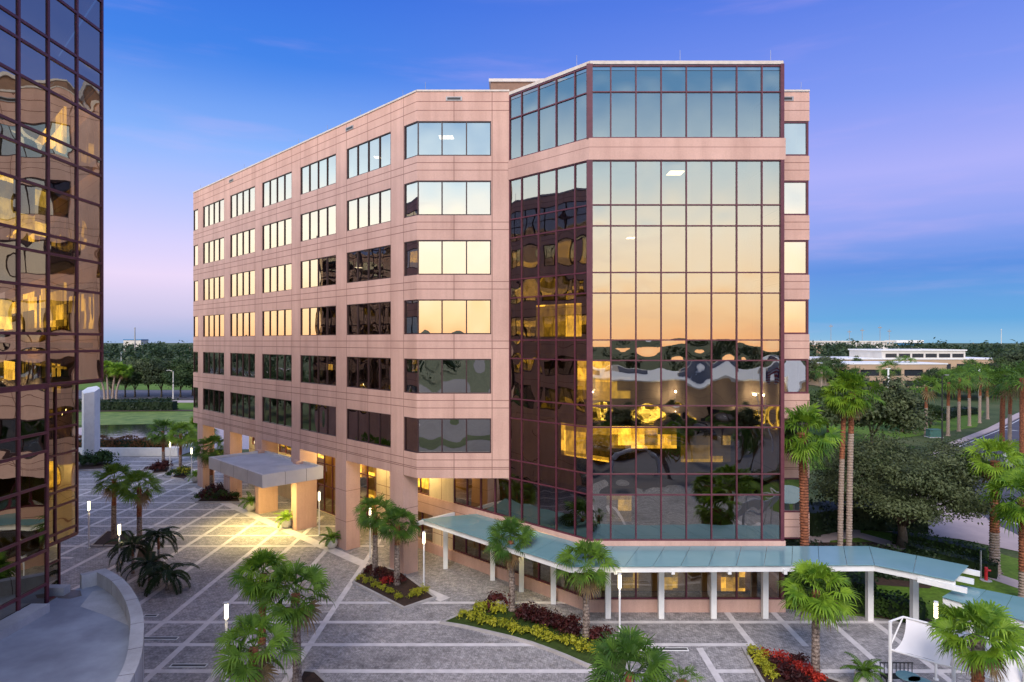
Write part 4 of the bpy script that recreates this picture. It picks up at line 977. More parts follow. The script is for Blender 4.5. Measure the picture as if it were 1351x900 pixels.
def palm(x, y, z_crown, label, crown=None, scale=1.0, r0=0.20, r1=0.15, mats=None, group=None, lean=None, split=0.6, seed=0, rz=0.0, z0=0.0, name='palm_tree', boots=0.14, crad=None):
    rr = random.Random(seed * 31 + 5)
    root = empty(name, (x, y, z0), label, 'palm tree', group)
    if lean is None: lean = (rr.uniform(-0.02, 0.02), rr.uniform(-0.02, 0.02))
    top = palm_trunk(root, z_crown - z0 - 0.1 * scale, r0, r1, mats or [M['barkboot'], M['barkpalm']], seed, lean, split, boots)
    c = obj_from('crown', crown or FAN[seed % 3], root, (top[0], top[1], top[2]))
    c.scale = (scale, scale, scale); c.rotation_euler = (0, 0, rz or rr.uniform(0, 6.28))
    return root

# ------------------------------------------------------------------ plaza palms
G = 'fan palms on the plaza'
p = px
def P2(x, yb): q = px(x, yb); return q.x, q.y
palm(*P2(773.5, 842), 4.15, 'small fan palm in front of the glass bay corner at end of burgundy shrubs', FAN[0], 1.05, group=G, seed=1, split=0.72)
palm(*P2(675.5, 807.6), 4.35, 'fan palm rising from middle of curved bed beside dark burgundy shrubs', FAN[1], 1.0, group=G, seed=2, split=0.7)
palm(*P2(495, 761.4), 4.5, 'fan palm on left of the pair in the pointed kerbed bed', FAN[2], 0.95, group=G, seed=3, split=0.65)
palm(*P2(523.8, 773), 4.2, 'fan palm on right of the pair in pointed bed, before the wide column', FAN[0], 0.9, group=G, seed=4, split=0.65, rz=2.0)
palm(*P2(392, 905), 4.45, 'tall green fan palm with shaggy trunk overlapping two other palms at bottom of photo', FAN[1], 1.05, group=G, seed=5, r0=0.2, r1=0.17, split=0.9)
q = px(341, 752, 4.6); palm(-12.2, 31.4, 5.0, 'bright green fan palm peeping out behind two darker overlapping palms', FANL[0], 0.85, group=G, seed=6, split=0.3)
palm(-9.9, 24.6, 4.7, 'big drooping fan palm nearest the camera beside lit bollard lamp', FAN[2], 0.95, group=G, seed=7, r0=0.18)
palm(*P2(1076, 893), 4.3, 'bright fan palm in red flower bed under the glass walkway roof', FANL[0], 1.0, group=G, seed=8, split=0.8, mats=[M['barkboot'], M['barkpalm']])
palm(18.1, 25.0, 4.95, 'large bright fan palm standing before the white shade sail', FANL[1], 0.96, group=G, seed=9, r0=0.2, r1=0.22, split=0.85, mats=[M['barkpalm'], M['barkboot']])
palm(17.2, 21.2, 3.6, 'cropped fan palm crown in the lower corner near shade sail', FANL[0], 0.9, group=G, seed=10)
palm(4.7, 25.8, 3.1, 'low fan palm with drooping leaves cut by bottom edge in front of lit lamp', FAN[1], 1.12, group=G, seed=11, r0=0.2)
palm(7.0, 26.4, 2.4, 'stubby young fan palm with cut orange trunk beside low drooping palm', LOW[0], 0.5, group=G, seed=12, r0=0.2, r1=0.22)
palm(*P2(150, 712), 5.1, 'slim fan palm in dark mulch bed behind the lamp by mirrored tower', FAN[0], 1.05, group=G, seed=13, split=0.55)
palm(*P2(184, 724), 5.0, 'slim fan palm right of its twin above the feathery dwarf palms', FAN[2], 1.02, group=G, seed=14, split=0.5)
palm(*P2(215.6, 614), 4.6, 'fan palm in round kerbed bed with purple shrubs near retaining wall', FAN[1], 1.25, group=G, seed=15, split=0.4)
palm(*P2(238, 620), 4.7, 'fan palm in yellow shrub bed between two lit lamps', FAN[0], 1.2, group=G, seed=16, split=0.4)
palm(*P2(279, 651), 4.9, 'dark fan palm in planted bed left of entrance canopy', FAN[2], 1.15, group=G, seed=17, split=0.4)
palm(*P2(262, 607), 4.2, 'bright green palm glimpsed beside end column of the pink building', FANL[0], 1.5, group=G, seed=18)
# tall palms on the right
GT = 'tall palms beside the pink building'
tm = [M['barktan'], M['barkpalm']]
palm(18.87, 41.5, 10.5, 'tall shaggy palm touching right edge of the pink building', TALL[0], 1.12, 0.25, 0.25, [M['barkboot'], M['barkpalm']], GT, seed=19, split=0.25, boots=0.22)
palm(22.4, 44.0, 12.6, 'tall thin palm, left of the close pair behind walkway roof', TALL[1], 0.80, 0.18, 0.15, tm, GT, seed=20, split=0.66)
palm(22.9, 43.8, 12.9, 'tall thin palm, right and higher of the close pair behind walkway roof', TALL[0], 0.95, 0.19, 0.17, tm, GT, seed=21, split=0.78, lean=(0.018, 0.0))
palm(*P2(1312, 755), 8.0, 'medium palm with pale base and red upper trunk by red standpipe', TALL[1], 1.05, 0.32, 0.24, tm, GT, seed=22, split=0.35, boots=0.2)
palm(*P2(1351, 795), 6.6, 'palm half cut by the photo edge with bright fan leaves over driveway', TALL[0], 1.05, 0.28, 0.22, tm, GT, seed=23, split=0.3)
GR = 'palms lining the road'
for i, (xb, yb, yc, s, lab) in enumerate(((1322, 585, 502, 1.55, 'thick red trunked palm on kerbed island in the road'), (1332, 592, 508, 1.2, 'dark slim palm just behind thick red trunked palm'), (1349, 600, 497, 1.6, 'thick palm at photo edge on the road island'),
        (1221.6, 575, 508, 1.3, 'roadside palm beside black lamp pole, left of it'), (1250.8, 575, 503, 1.4, 'roadside palm just right of black lamp pole'), (1265, 569, 497, 1.4, 'roadside palm second to right of black lamp pole'),
        (1279, 562, 495, 1.4, 'roadside palm third to right of black lamp pole'), (1292.5, 558, 492, 1.4, 'roadside palm fourth to right of black lamp pole'), (1303, 553, 498, 1.3, 'far short palm at end of roadside row'),
        (1205, 567, 522, 1.3, 'palm with hidden trunk by grey drive left of roadside row'), (1190, 560, 525, 1.5, 'broad low palm above the dark oak crown'))):
    q = px(xb, yb); zc = HCAM + (450 - yc) * q.y / 850
    palm(q.x, q.y, zc, lab, LOW[i % 2], s * 1.25, 0.36 if i in (0, 2) else 0.26, 0.30 if i in (0, 2) else 0.22, [M['barktan'], M['barkpalm']] if i not in (0, 2) else [M['barkpalm'], M['barkpalm']], GR, seed=60 + i, split=0.55, boots=0.2)
GF = 'far palms by the tan offices'
for i, (xb, yb, yc, s, lab) in enumerate(((1084, 525, 490, 1.0, 'far palm, left of twin palms by lawn beside the pink building'), (1089, 524, 490, 1.0, 'far palm, right of twin palms by lawn beside pink building'), (1172, 516, 486, 1.5, 'far palm before left windows of tan offices'), (1195, 510, 478, 1.5, 'highest far palm standing before tan offices'), (1126, 520, 494, 1.2, 'far palm at left end of tan offices'), (1280, 520, 484, 1.5, 'far pale palm beyond end of roadside row'))):
    q = px(xb, yb); zc = HCAM + (450 - yc) * q.y / 850
    palm(q.x, q.y, zc, lab, LOW[i % 2], s * 1.5, 0.3, 0.25, [M['barktan'], M['barktan']], GF, seed=90 + i)

# feathery palms
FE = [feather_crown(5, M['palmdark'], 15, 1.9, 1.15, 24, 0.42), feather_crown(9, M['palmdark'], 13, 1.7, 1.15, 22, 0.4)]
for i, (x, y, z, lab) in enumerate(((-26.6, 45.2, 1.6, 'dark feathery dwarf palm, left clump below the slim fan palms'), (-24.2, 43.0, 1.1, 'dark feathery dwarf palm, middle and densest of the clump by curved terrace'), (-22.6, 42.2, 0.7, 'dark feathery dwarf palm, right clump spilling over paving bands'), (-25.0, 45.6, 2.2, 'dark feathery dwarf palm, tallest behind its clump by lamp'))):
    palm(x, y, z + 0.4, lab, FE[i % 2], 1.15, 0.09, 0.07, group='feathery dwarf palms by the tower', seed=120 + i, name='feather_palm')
# potted palms
FP = [feather_crown(15, M['palm'], 16, 1.15, 0.95, 14, 0.24, 1.4, 0.55), feather_crown(19, M['palmlight'], 16, 1.15, 0.95, 14, 0.24, 1.4, 0.55)]
def potted(x, y, s, label, k):
    r = empty('potted_palm', (x, y, 0), label, 'potted plant', 'potted palms on the plaza')
    t = MB(); t.lathe([(0.0, 0.0), (0.24, 0.0), (0.40, 0.2), (0.43, 0.42), (0.38, 0.58), (0.41, 0.62), (0.36, 0.62), (0.33, 0.54), (0.0, 0.54)], 20, 0)
    t.v = [(a * s + x, b * s + y, c * s) for a, b, c in t.v]; t.build('pot', M['pot'], r, smooth=True)
    c = obj_from('palm_fronds', FP[k % 2], r, (0, 0, 0.6 * s)); c.scale = (s, s, s * 1.1)
for i, (xb, yb, s, lab) in enumerate(((331, 674, 1.25, 'white bowl planter with arching palm at left of bright entrance'), (378, 696, 1.15, 'white bowl planter with palm in brightest light by canopy column'), (437.5, 723, 1.1, 'white bowl planter with dark palm at foot of free column'),
                                (258, 636, 1.1, 'small white bowl planter beside far end column'), (1140, 906, 1.0, 'white bowl planter with tall palm near bench and shade sail'))):
    q = px(xb, yb); potted(q.x, q.y, s, lab, i)

# oaks and other trees
def oak_mesh(seed, rx, rz, n, ls, mat, nclump=60, spread=0.17, flat=-0.45):
    rng = np.random.default_rng(seed); P, D, c = crown_points(rng, rx, rx, rz, nclump, n, spread, 0.45, flat)
    return leaf_mesh('crown', P, D, ls, mat, 0.5, rng), c
def tree(x, y, h_c, crown, clumps, label, group=None, s=1.0, name='tree', trunk_r=0.22, rz=0.0, cat='tree', nlimb=9, mat=None):
    root = empty(name, (x, y, 0), label, cat, group)
    t = MB(); fork = h_c * 0.36
    t.tube([(x, y, -0.05), (x + 0.05, y, fork * 0.5), (x - 0.03, y, fork)], [trunk_r * 1.35, trunk_r, trunk_r * 0.85], 8)
    sel = clumps[::max(1, len(clumps) // nlimb)]
    for c in sel:
        e = Vector((x + c[0] * s * 0.75, y + c[1] * s * 0.75, h_c + c[2] * s * 0.7)); a = Vector((x, y, fork * 0.9)); m = a.lerp(e, 0.5) + Vector((0, 0, 0.08 * h_c))
        t.tube([a, m, e], [trunk_r * 0.6, trunk_r * 0.35, trunk_r * 0.1], 6)
    t.build('trunk', mat or M['bark'], root, smooth=True)
    c = obj_from('crown', crown, root, (0, 0, h_c)); c.scale = (s, s, s); c.rotation_euler = (0, 0, rz)
    return root
big, bc = oak_mesh(2, 6.6, 3.9, 80000, 0.105, M['oak'], 130, 0.125, -0.35)
q = px(1180, 727); tree(q.x + 1.2, q.y + 1.0, 5.1, big, bc, 'large spreading grey green oak with forked trunk beside the driveway', name='oak_tree', trunk_r=0.34, nlimb=14)
TM = [oak_mesh(s, 4.2, 3.4, 14000, 0.20, M['oak'] if s % 2 else M['tree'], 45, 0.18, -0.5) for s in (11, 12, 13, 14)]
def far_tree(i, xb, yb, hc, s, lab, group, name='tree'):
    q = px(xb, yb); m, c = TM[i % 4]; tree(q.x, q.y, hc, m, c, lab, group, s, name=name, rz=i * 1.3, trunk_r=0.22, nlimb=5)
gm = 'dark trees behind the oak'
far_tree(0, 1150, 596, 6.4, 1.45, 'dark rounded tree just behind oak crown, right of the thin palms', gm)
far_tree(1, 1092, 575, 4.6, 1.15, 'dark tree close to right edge of the pink building', gm)
far_tree(2, 1190, 570, 4.8, 0.9, 'small dark tree above the oak crown near drive', gm)
gl = 'trees round the parking lot'
for i, (xb, s, yb, lab) in enumerate(((147, 1.15, 523, 'dark lot tree nearest the bronze tower, behind pale multi stem palm'), (165, 1.1, 524, 'dark lot tree above white pylon, second from tower'), (178, 1.2, 524, 'lot tree left of the street lamp by one trunk gap'), (196, 1.25, 523, 'broad lot tree third from the pink building'), (213, 1.15, 524, 'lot tree just left of the tall street lamp'), (238, 1.3, 524, 'lot tree right of tall street lamp'), (254, 1.2, 522, 'lot tree half hidden by pink building end'))):
    far_tree(i, xb, yb, 6.6, s * 1.1, lab, gl)
gr = 'trees behind the roadside palms'
for i, (xb, yb, hc, s, lab) in enumerate(((1105, 512, 5.4, 1.5, 'dark grove tree left of tan offices'), (1082, 508, 5.6, 1.6, 'dark grove tree against the edge of pink building'), (1125, 506, 5.2, 1.3, 'dark grove tree touching left end of tan offices'), (1215, 505, 3.4, 0.9, 'clipped round tree before tan office windows'), (1236, 520, 4.4, 1.1, 'dark tree behind roadside palms at end of tan offices'),
        (1258, 524, 4.6, 1.2, 'dark tree behind second roadside palm'), (1280, 528, 4.6, 1.2, 'dark tree behind third roadside palm'), (1300, 525, 5.2, 1.4, 'dark tree behind end of roadside row'), (1322, 520, 6.0, 1.6, 'broad tree above road island palms'), (1345, 518, 7.0, 1.8, 'tallest dark tree at photo edge beyond road'), (1228, 560, 2.2, 0.55, 'small rounded tree on lawn before roadside palms'))):
    far_tree(i + 1, xb, yb, hc, s, lab, gr)
# pale multi-stem palm by the lot
q = px(145, 527)
for i, (dx, dz, lab) in enumerate(((-6, 7.4, 'pale leaning palm stem at left of yellowish clump behind pylon'), (-2, 9.0, 'pale palm stem, tallest of yellowish clump behind pylon'), (3, 8.6, 'pale palm stem, middle of yellowish clump behind pylon'), (7, 8.0, 'pale leaning palm stem at right of yellowish clump behind pylon'))):
    palm(q.x + dx * 0.25, q.y, dz, lab, FANL[i % 2], 1.5, 0.3, 0.2, [M['barktan'], M['barktan']], 'pale palm clump by the lot', lean=(dx * 0.04, 0), seed=200 + i)

# far wood: a ring of crowns round the whole place, one mass
def forest():
    rng = np.random.default_rng(77); PP = []; DD = []; core = MB()
    def addtree(x, y, h, r, n):
        P, D, c = crown_points(rng, r, r, h * 0.46, 20, n, 0.24, 0.5, -0.9)
        PP.append(P + np.array([x, y, h * 0.56])); DD.append(D)
    for k in range(640):       # front left and front right
        a = rng.uniform(-0.78, 0.78)
        if abs(a) < 0.3 and rng.uniform() < 0.8: continue
        d = rng.uniform(430, 900) if a < 0 else rng.uniform(330, 900)
        addtree(math.sin(a) * d, math.cos(a) * d, rng.uniform(11, 16.5) if d > 450 else rng.uniform(8, 12), rng.uniform(5, 9), 170)
    for k in range(240):       # behind the camera and to the sides
        a = rng.uniform(0.85, 2 * math.pi - 0.85); d = rng.uniform(250, 470)
        addtree(math.sin(a) * d, math.cos(a) * d, rng.uniform(10, 14.5), rng.uniform(5, 9), 150)
    me = leaf_mesh('far_wood', np.concatenate(PP), np.concatenate(DD), 1.15, M['forest'], 0.6, rng)
    tag(obj_from('far_wood', me), 'dark wood along the horizon all round the offices', kind='stuff')
forest()

# ------------------------------------------------------------------ planting beds and shrubs
def shrub_mesh(seed, r, h, n, ls, mat):
    rng = np.random.default_rng(seed); P, D, c = crown_points(rng, r, r, h, 9, n, 0.3, 0.35, -0.2); P[:, 2] = np.abs(P[:, 2] + h * 0.55) + 0.03
    return leaf_mesh('shrub', P, D, ls, mat, 0.42, rng)
SH = {k: [shrub_mesh(s, 0.42, 0.42, 260, 0.085, M[k]) for s in (1, 2, 3)] for k in ('yellow', 'burg', 'redleaf', 'hedge')}
def shrub(x, y, kind, s, label, group, z=0.12, i=0):
    o = obj_from('shrub', SH[kind][i % 3], None, (x, y, z)); o.scale = (s, s, s); o.rotation_euler = (0, 0, (i * 1.7) % 6.28)
    return tag(o, label, 'shrub', group)
def bed(poly, label, h=0.14, w=0.16, kmat='kerb', soil='mulch'):
    c = Vector((sum(a for a, b in poly) / len(poly), sum(b for a, b in poly) / len(poly)))
    r = empty('planting_bed', (c.x, c.y, 0), label, 'planting bed')
    n = len(poly); inn = []
    a = sum(poly[i][0] * poly[(i + 1) % n][1] - poly[(i + 1) % n][0] * poly[i][1] for i in range(n)); sg = 1 if a > 0 else -1
    for i in range(n):
        p0, p1, p2 = Vector(poly[i - 1]), Vector(poly[i]), Vector(poly[(i + 1) % n]); d1 = (p1 - p0).normalized(); d2 = (p2 - p1).normalized()
        n1 = Vector((-d1.y, d1.x)) * sg; n2 = Vector((-d2.y, d2.x)) * sg; inn.append(p1 + (n1 + n2) * w / max(0.45, 1 + n1.dot(n2)))
    k = MB()
    for i in range(n):
        j = (i + 1) % n; A, B, Cc, Dd = poly[i], poly[j], inn[j], inn[i]
        k.quad((*A, h), (*B, h), (*Cc, h), (*Dd, h)); k.quad((*A, 0), (*B, 0), (*B, h), (*A, h)); k.quad((*Dd, 0.05), (*Cc, 0.05), (*Cc, h), (*Dd, h))
    k.build('kerb', M[kmat], r, weld=True)
    s = MB(); s.sheet([tuple(q) for q in inn], h - 0.03); s.build('soil', M[soil], r); return r
def pp(*a): return [tuple(px(x, y)[:2]) for x, y in a]
bed(pp((464.5, 770), (532.5, 805), (575.8, 790), (530, 756), (488, 744)), 'pointed kerbed bed of yellow and dark shrubs round the pair of palms')
def line(a, b, n, jitter=0.12):
    A, B = px(*a), px(*b)
    for i in range(n):
        u = (i + 0.5) / n; q = A.lerp(B, u); yield i, q.x + rnd.uniform(-jitter, jitter), q.y + rnd.uniform(-jitter, jitter)
g1 = 'yellow shrubs in the pointed bed'
for i, x, y in line((472, 765), (532, 794), 6, 0.05): shrub(x, y, 'yellow', 0.68, 'yellow green shrub along the front kerb of the pointed bed', g1, i=i)
for i, x, y in line((544, 793), (560, 783), 3): shrub(x, y, 'yellow', 0.8, 'yellow green shrub along the front kerb of the pointed bed', g1, i=i)
for i, x, y in line((484, 757), (534, 775), 5): shrub(x, y, 'burg', 1.05, 'dark red brown shrub at the foot of the palm pair', 'dark shrubs in the pointed bed', i=i)
shrub(*px(511, 774)[:2], 'redleaf', 0.9, 'bright red shrub in the middle of the pointed bed', None, i=1)
# curved bed
b2 = pp((580, 823.5), (612, 829), (642, 836), (672, 843), (700, 851), (722, 859), (745, 868), (770, 879), (800, 890), (826, 902), (833, 870), (812, 842), (770, 838), (715, 815), (670, 803), (640, 800), (615, 808))
bed(b2, 'long curved kerbed bed of yellow and burgundy shrubs before the walkway', soil='cover')
g2 = 'yellow shrubs in the curved bed'
for i, x, y in line((608, 816), (790, 866), 13, 0.12): shrub(x, y, 'yellow', 0.82 + 0.16 * (i % 3) / 2, 'yellow green shrub in the border of the curved bed', g2, i=i)
for i, x, y in line((632, 808), (660, 812), 3, 0.2): shrub(x, y, 'yellow', 1.0, 'yellow green shrub in the border of the curved bed', g2, i=i)
g3 = 'burgundy shrubs in the curved bed'
for i, x, y in line((655, 805), (655, 806), 1): shrub(x, y, 'burg', 1.7, 'roundest burgundy shrub at near end of the curved bed by the palm', None, i=i)
for i, x, y in line((684, 816), (766, 846), 8, 0.2): shrub(x, y, 'burg', 1.15, 'burgundy shrub massed behind the yellow border of the curved bed', g3, i=i)
for i, x, y in line((696, 812), (762, 836), 7, 0.2): shrub(x, y, 'burg', 1.15, 'burgundy shrub massed behind the yellow border of the curved bed', g3, i=i + 1)
for i, x, y in line((784, 848), (800, 846), 2, 0.1): shrub(x, y, 'burg', 1.15, 'burgundy shrub right of the palm that ends the curved bed', 'burgundy shrubs past the end palm', i=i)
# red bed bottom right
b3 = pp((978, 856), (1002, 899), (1040, 960), (1150, 960), (1120, 905), (1060, 884), (1010, 862))
bed(b3, 'kerbed bed of red and yellow shrubs at bottom right under bright palm')
for i, x, y in line((994, 864), (1022, 900), 6, 0.1): shrub(x, y, 'yellow', 0.8, 'yellow green shrub along the kerb of the red bed', 'yellow shrubs in the red bed', i=i)
for i, x, y in line((1008, 871), (1086, 908), 7, 0.2): shrub(x, y, 'redleaf', 0.95, 'scarlet shrub in the red bed under the bright palm', 'scarlet shrubs in the red bed', i=i)
for i, x, y in line((1024, 884), (1068, 912), 5, 0.2): shrub(x, y, 'burg', 1.0, 'dark maroon shrub among scarlet ones in the red bed', 'maroon shrubs in the red bed', i=i)
for i, x, y in line((1050, 880), (1064, 885), 2, 0.2): shrub(x, y, 'burg', 0.95, 'dark maroon shrub among scarlet ones in the red bed', 'maroon shrubs in the red bed', i=i)
# entrance bed and far beds
bed(pp((257, 664), (319, 664), (313, 652), (276, 650)), 'dark planted bed with kerb left of the entrance canopy')
for i, x, y in line((264, 660), (312, 660), 7, 0.2): shrub(x, y, 'burg' if i % 2 else 'hedge', 1.5, 'dark red shrub in the bed by the entrance canopy' if i % 2 else 'dull green shrub in the bed by the entrance canopy', 'shrubs by the entrance canopy', i=i)
for i, x, y in line((272, 655), (306, 654), 4, 0.2): shrub(x, y, 'burg', 1.8, 'dark red shrub in the bed by the entrance canopy', 'shrubs by the entrance canopy', i=i)
bed(pp((197, 627), (222, 624), (226, 617), (206, 618)), 'small kerbed bed of purple shrubs round the palm near retaining wall')
for i, x, y in line((202, 624), (222, 620), 5, 0.3): shrub(x, y, 'burg', 1.8, 'purple shrub round the palm near the retaining wall', 'purple shrubs by the far palm', i=i)
bed(pp((226, 631), (243, 634), (256, 626), (236, 620)), 'small bed of yellow shrubs between the two far lamps')
for i, x, y in line((229, 630), (249, 627), 5, 0.3): shrub(x, y, 'yellow' if i % 2 else 'hedge', 1.6, 'yellow shrub between the two far lamps' if i % 2 else 'green shrub between the two far lamps', 'shrubs between the far lamps', i=i)
bed(pp((118, 722), (160, 722), (180, 712), (165, 702), (140, 702)), 'bare mulch bed under the slim palm by the mirrored tower')
bed(pp((176, 742), (200, 748), (216, 742), (196, 722), (180, 726)), 'bare mulch bed under slim palm beside feathery palms')
bed(pp((384, 918), (402, 924), (436, 905), (418, 888), (398, 886)), 'small mulch bed at the foot of the shaggy palm')
bed(pp((100, 622), (136, 620), (150, 614), (130, 608), (104, 610)), 'low shrub bed at the foot of the white pylon')
for i, x, y in line((106, 616), (146, 612), 8, 0.5): shrub(x, y, 'hedge', 2.6, 'leafy green shrub at the foot of the white pylon', 'shrubs below the pylon', i=i)
bed(pp((186, 622), (196, 620), (198, 616), (190, 617)), 'tiny kerbed bed at the edge of the far paving')

def hedge(name, pts, w, h, mat, label, dens=55, ls=0.11, seed=5, cat='hedge'):
    rng = np.random.default_rng(seed); PP = []; DD = []; core = MB()
    for i in range(len(pts) - 1):
        a = Vector((*pts[i], 0)); b = Vector((*pts[i + 1], 0)); L = (b - a).length; d = (b - a) / L; nn = Vector((-d.y, d.x, 0)); n = int(L * dens)
        s = rng.uniform(-0.1, L + 0.1, n); t = rng.uniform(-1, 1, n); z = rng.uniform(0.05, 1, n); f = rng.integers(0, 3, n)
        t = np.where(f == 0, -1, np.where(f == 1, 1, t)) * (w / 2) * (1 + 0.12 * np.sin(s * 2.1 + i)); z = np.where(f == 2, 1, z) * h * (1 + 0.1 * np.sin(s * 1.7))
        P = np.array(a)[None] + np.outer(s, np.array(d)) + np.outer(t, np.array(nn)); P[:, 2] = z; P += rng.normal(size=P.shape) * 0.07
        D = np.where((f == 2)[:, None], np.array([0, 0, 1.0]), np.outer(np.sign(t), np.array(nn))) + rng.normal(size=P.shape) * 0.45
        PP.append(P); DD.append(D)
    o = obj_from(name, leaf_mesh(name, np.concatenate(PP), np.concatenate(DD), ls, mat, 0.6, rng)); tag(o, label, cat)
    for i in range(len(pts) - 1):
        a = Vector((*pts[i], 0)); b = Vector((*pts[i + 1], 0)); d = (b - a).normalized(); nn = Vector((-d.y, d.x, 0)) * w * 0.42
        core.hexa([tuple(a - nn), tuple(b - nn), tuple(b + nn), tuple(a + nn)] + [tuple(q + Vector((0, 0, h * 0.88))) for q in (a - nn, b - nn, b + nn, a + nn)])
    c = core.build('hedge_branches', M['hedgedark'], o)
    return o
hedge('hedge', pp((1178, 716), (1215, 722), (1262, 733), (1300, 742)), 1.1, 1.0, M['hedge'], 'inner clipped hedge curving along the driveway edge', 130, 0.1, 1)
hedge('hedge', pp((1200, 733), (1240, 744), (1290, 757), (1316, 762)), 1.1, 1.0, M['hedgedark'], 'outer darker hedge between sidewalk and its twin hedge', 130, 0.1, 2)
hedge('hedge', [(16.9, 41.6), (19.5, 41.3), (22.5, 40.0)], 2.6, 1.7, M['hedge'], 'tall leafy green hedge behind the walkway posts', 230, 0.12, 3)
hedge('hedge', [(20.2, 39.6), (22.4, 38.6), (23.7, 37.2)], 1.5, 1.1, M['hedge'], 'low rounded hedge round the end posts of the walkway', 230, 0.11, 4)
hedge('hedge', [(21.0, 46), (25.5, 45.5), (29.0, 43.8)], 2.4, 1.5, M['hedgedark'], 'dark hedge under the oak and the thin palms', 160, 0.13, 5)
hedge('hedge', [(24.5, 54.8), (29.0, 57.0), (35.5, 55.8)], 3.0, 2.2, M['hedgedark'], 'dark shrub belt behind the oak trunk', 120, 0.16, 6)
hedge('hedge', pp((60, 541), (231, 541)), 2.5, 2.3, M['hedgedark'], 'long clipped dark hedge across the lawn beyond the pond', 60, 0.25, 7)
hedge('hedge', [(-64, 93), (-48.5, 93.2)], 1.6, 2.3, M['rust'], 'rust brown hedge along the top of the retaining wall', 230, 0.14, 8)
hedge('hedge', pp((1185, 553), (1214, 550)), 2.5, 1.0, M['hedgedark'], 'low dark hedge on lawn below the tan offices', 60, 0.2, 9)
hedge('hedge', pp((1236, 555), (1256, 548), (1282, 546)), 3.0, 1.6, M['hedgedark'], 'dark hedge behind the row of roadside palms', 60, 0.2, 10)
hedge('hedge', [(-108, 158), (-100, 164), (-90, 170)], 2.5, 1.2, M['hedgedark'], 'low hedge by the lot beneath the pale palm clump', 60, 0.25, 12)
mu = MB(); mu.sheet([(16.8, 39.3), (21.0, 38.4), (23.6, 36.6), (24.6, 37.4), (23, 41.5), (16.8, 43.4)], 0.012); struct('mulch_strip', mu, M['mulch'])
mu = MB(); mu.sheet([(20.4, 43.8), (27.5, 42.4), (31.5, 46.5), (29.5, 52.2), (20.4, 52)], 0.016); struct('mulch_under_oak', mu, M['mulch'])

# ------------------------------------------------------------------ lamps and small furniture
def make_lamp():
    r = empty('bollard_lamp', (0, 0, 0))
    t = MB(); t.tube([(0, 0, 0), (0, 0, 3.0)], 0.055, 10); t.tube([(0, 0, 0), (0, 0, 0.06)], 0.12, 10); t.build('pole', M['white'], r, smooth=False)
    t = MB(); t.tube([(0, 0, 3.0), (0, 0, 3.7)], 0.085, 12); t.build('lamp_tube', M['lamp'], r)
    t = MB(); t.tube([(0, 0, 3.7), (0, 0, 3.77)], 0.095, 12); t.build('lamp_cap', M['white'], r)
    return r
lamp0 = make_lamp()
for i, (x, y, lab) in enumerate(((-33.3, 50.7, 'lit slim lamp post standing beside the bronze tower'), (-27.0, 44.3, 'lit lamp post just above the dark feathery palms'), (-13.7, 30.9, 'lit lamp post beside the big nearest fan palm'), (-16.1, 53.8, 'lit lamp post at right of the entrance canopy'),
        (-10.7, 48.6, 'lamp post half hidden in the palm pair'), (-5.8, 42.4, 'lit lamp post right of the pointed bed'), (5.8, 34.7, 'lit lamp post before the walkway posts at end of the curved bed'), (-43.0, 81, 'far lit lamp post beside the palm with purple shrubs'), (-37.8, 76, 'far lit lamp post left of the end column'), (20.4, 31.0, 'lit lamp post behind the white shade sail'))):
    o = lamp0 if i == 0 else copy_tree(lamp0)
    o.location = (x, y, 0); tag(o, lab, 'lamp post', 'lit lamp posts on the plaza')
    light('lamp_light', 'POINT', (x, y, 2.85), 34, (1.0, 0.78, 0.45), 0.12)
# drains
for xa, xb, y, lab in ((190, 208, 812.5, 'shortest slot drain, half hidden by the terrace wall'), (186, 235, 842.5, 'long slot drain reaching behind the terrace wall'), (225, 273, 878.5, 'slot drain nearest the camera, clear of the terrace'), (72, 90, 688, 'slot drain beside the bronze tower foot'), (845, 908, 857, 'slot drain beside the low palm at right')):
    a, b = px(xa, y), px(xb, y); r = empty('slot_drain', ((a.x + b.x) / 2, a.y, 0), lab, 'drain', 'slot drains in the paving')
    d = MB(); w = 0.16
    d.box(a.x, b.x, a.y - w, a.y - w + 0.05, 0.0, 0.03); d.box(a.x, b.x, a.y + w - 0.05, a.y + w, 0.0, 0.03); d.box(a.x, a.x + 0.05, a.y - w + 0.05, a.y + w - 0.05, 0, 0.03); d.box(b.x - 0.05, b.x, a.y - w + 0.05, a.y + w - 0.05, 0, 0.03)
    d.build('frame', M['white'], r, weld=True); d = MB(); d.sheet([(a.x + 0.05, a.y - w + 0.05), (b.x - 0.05, a.y - w + 0.05), (b.x - 0.05, a.y + w - 0.05), (a.x + 0.05, a.y + w - 0.05)], 0.02); d.build('slot', M['black'], r)
# retaining wall and pylon
w = MB(); w.box(-64, -47.8, 91.1, 91.6, 0, 1.15); w.box(-47.8, -47.3, 91.1, 96, 0, 1.15); rw_ = w.build('retaining_wall', M['white']); tag(rw_, 'low white retaining wall below the rust brown hedge', 'wall')
r = empty('white_pylon', (px(120, 608).x, 87.7, 0), 'tall white pylon with slanted top standing by the retaining wall', 'pylon'); t = MB(); x = px(120, 608).x
hx = [(x - 0.92, 87.2), (x - 0.1, 86.4), (x + 0.92, 87.0), (x + 0.92, 88.2), (x, 88.9), (x - 0.92, 88.4)]
i0_ = len(t.v); t.v += [(a, b, 0) for a, b in hx] + [(x + (a - x) * 1.0, b, 9.2 + 0.35 * (b - 86.3)) for a, b in hx]
for k in range(6): t.f.append((k, (k + 1) % 6, 6 + (k + 1) % 6, 6 + k)); t.m.append(0)
t.f.append((6, 7, 8, 9, 10, 11)); t.m.append(0); t.build('shaft', M['white'], r)
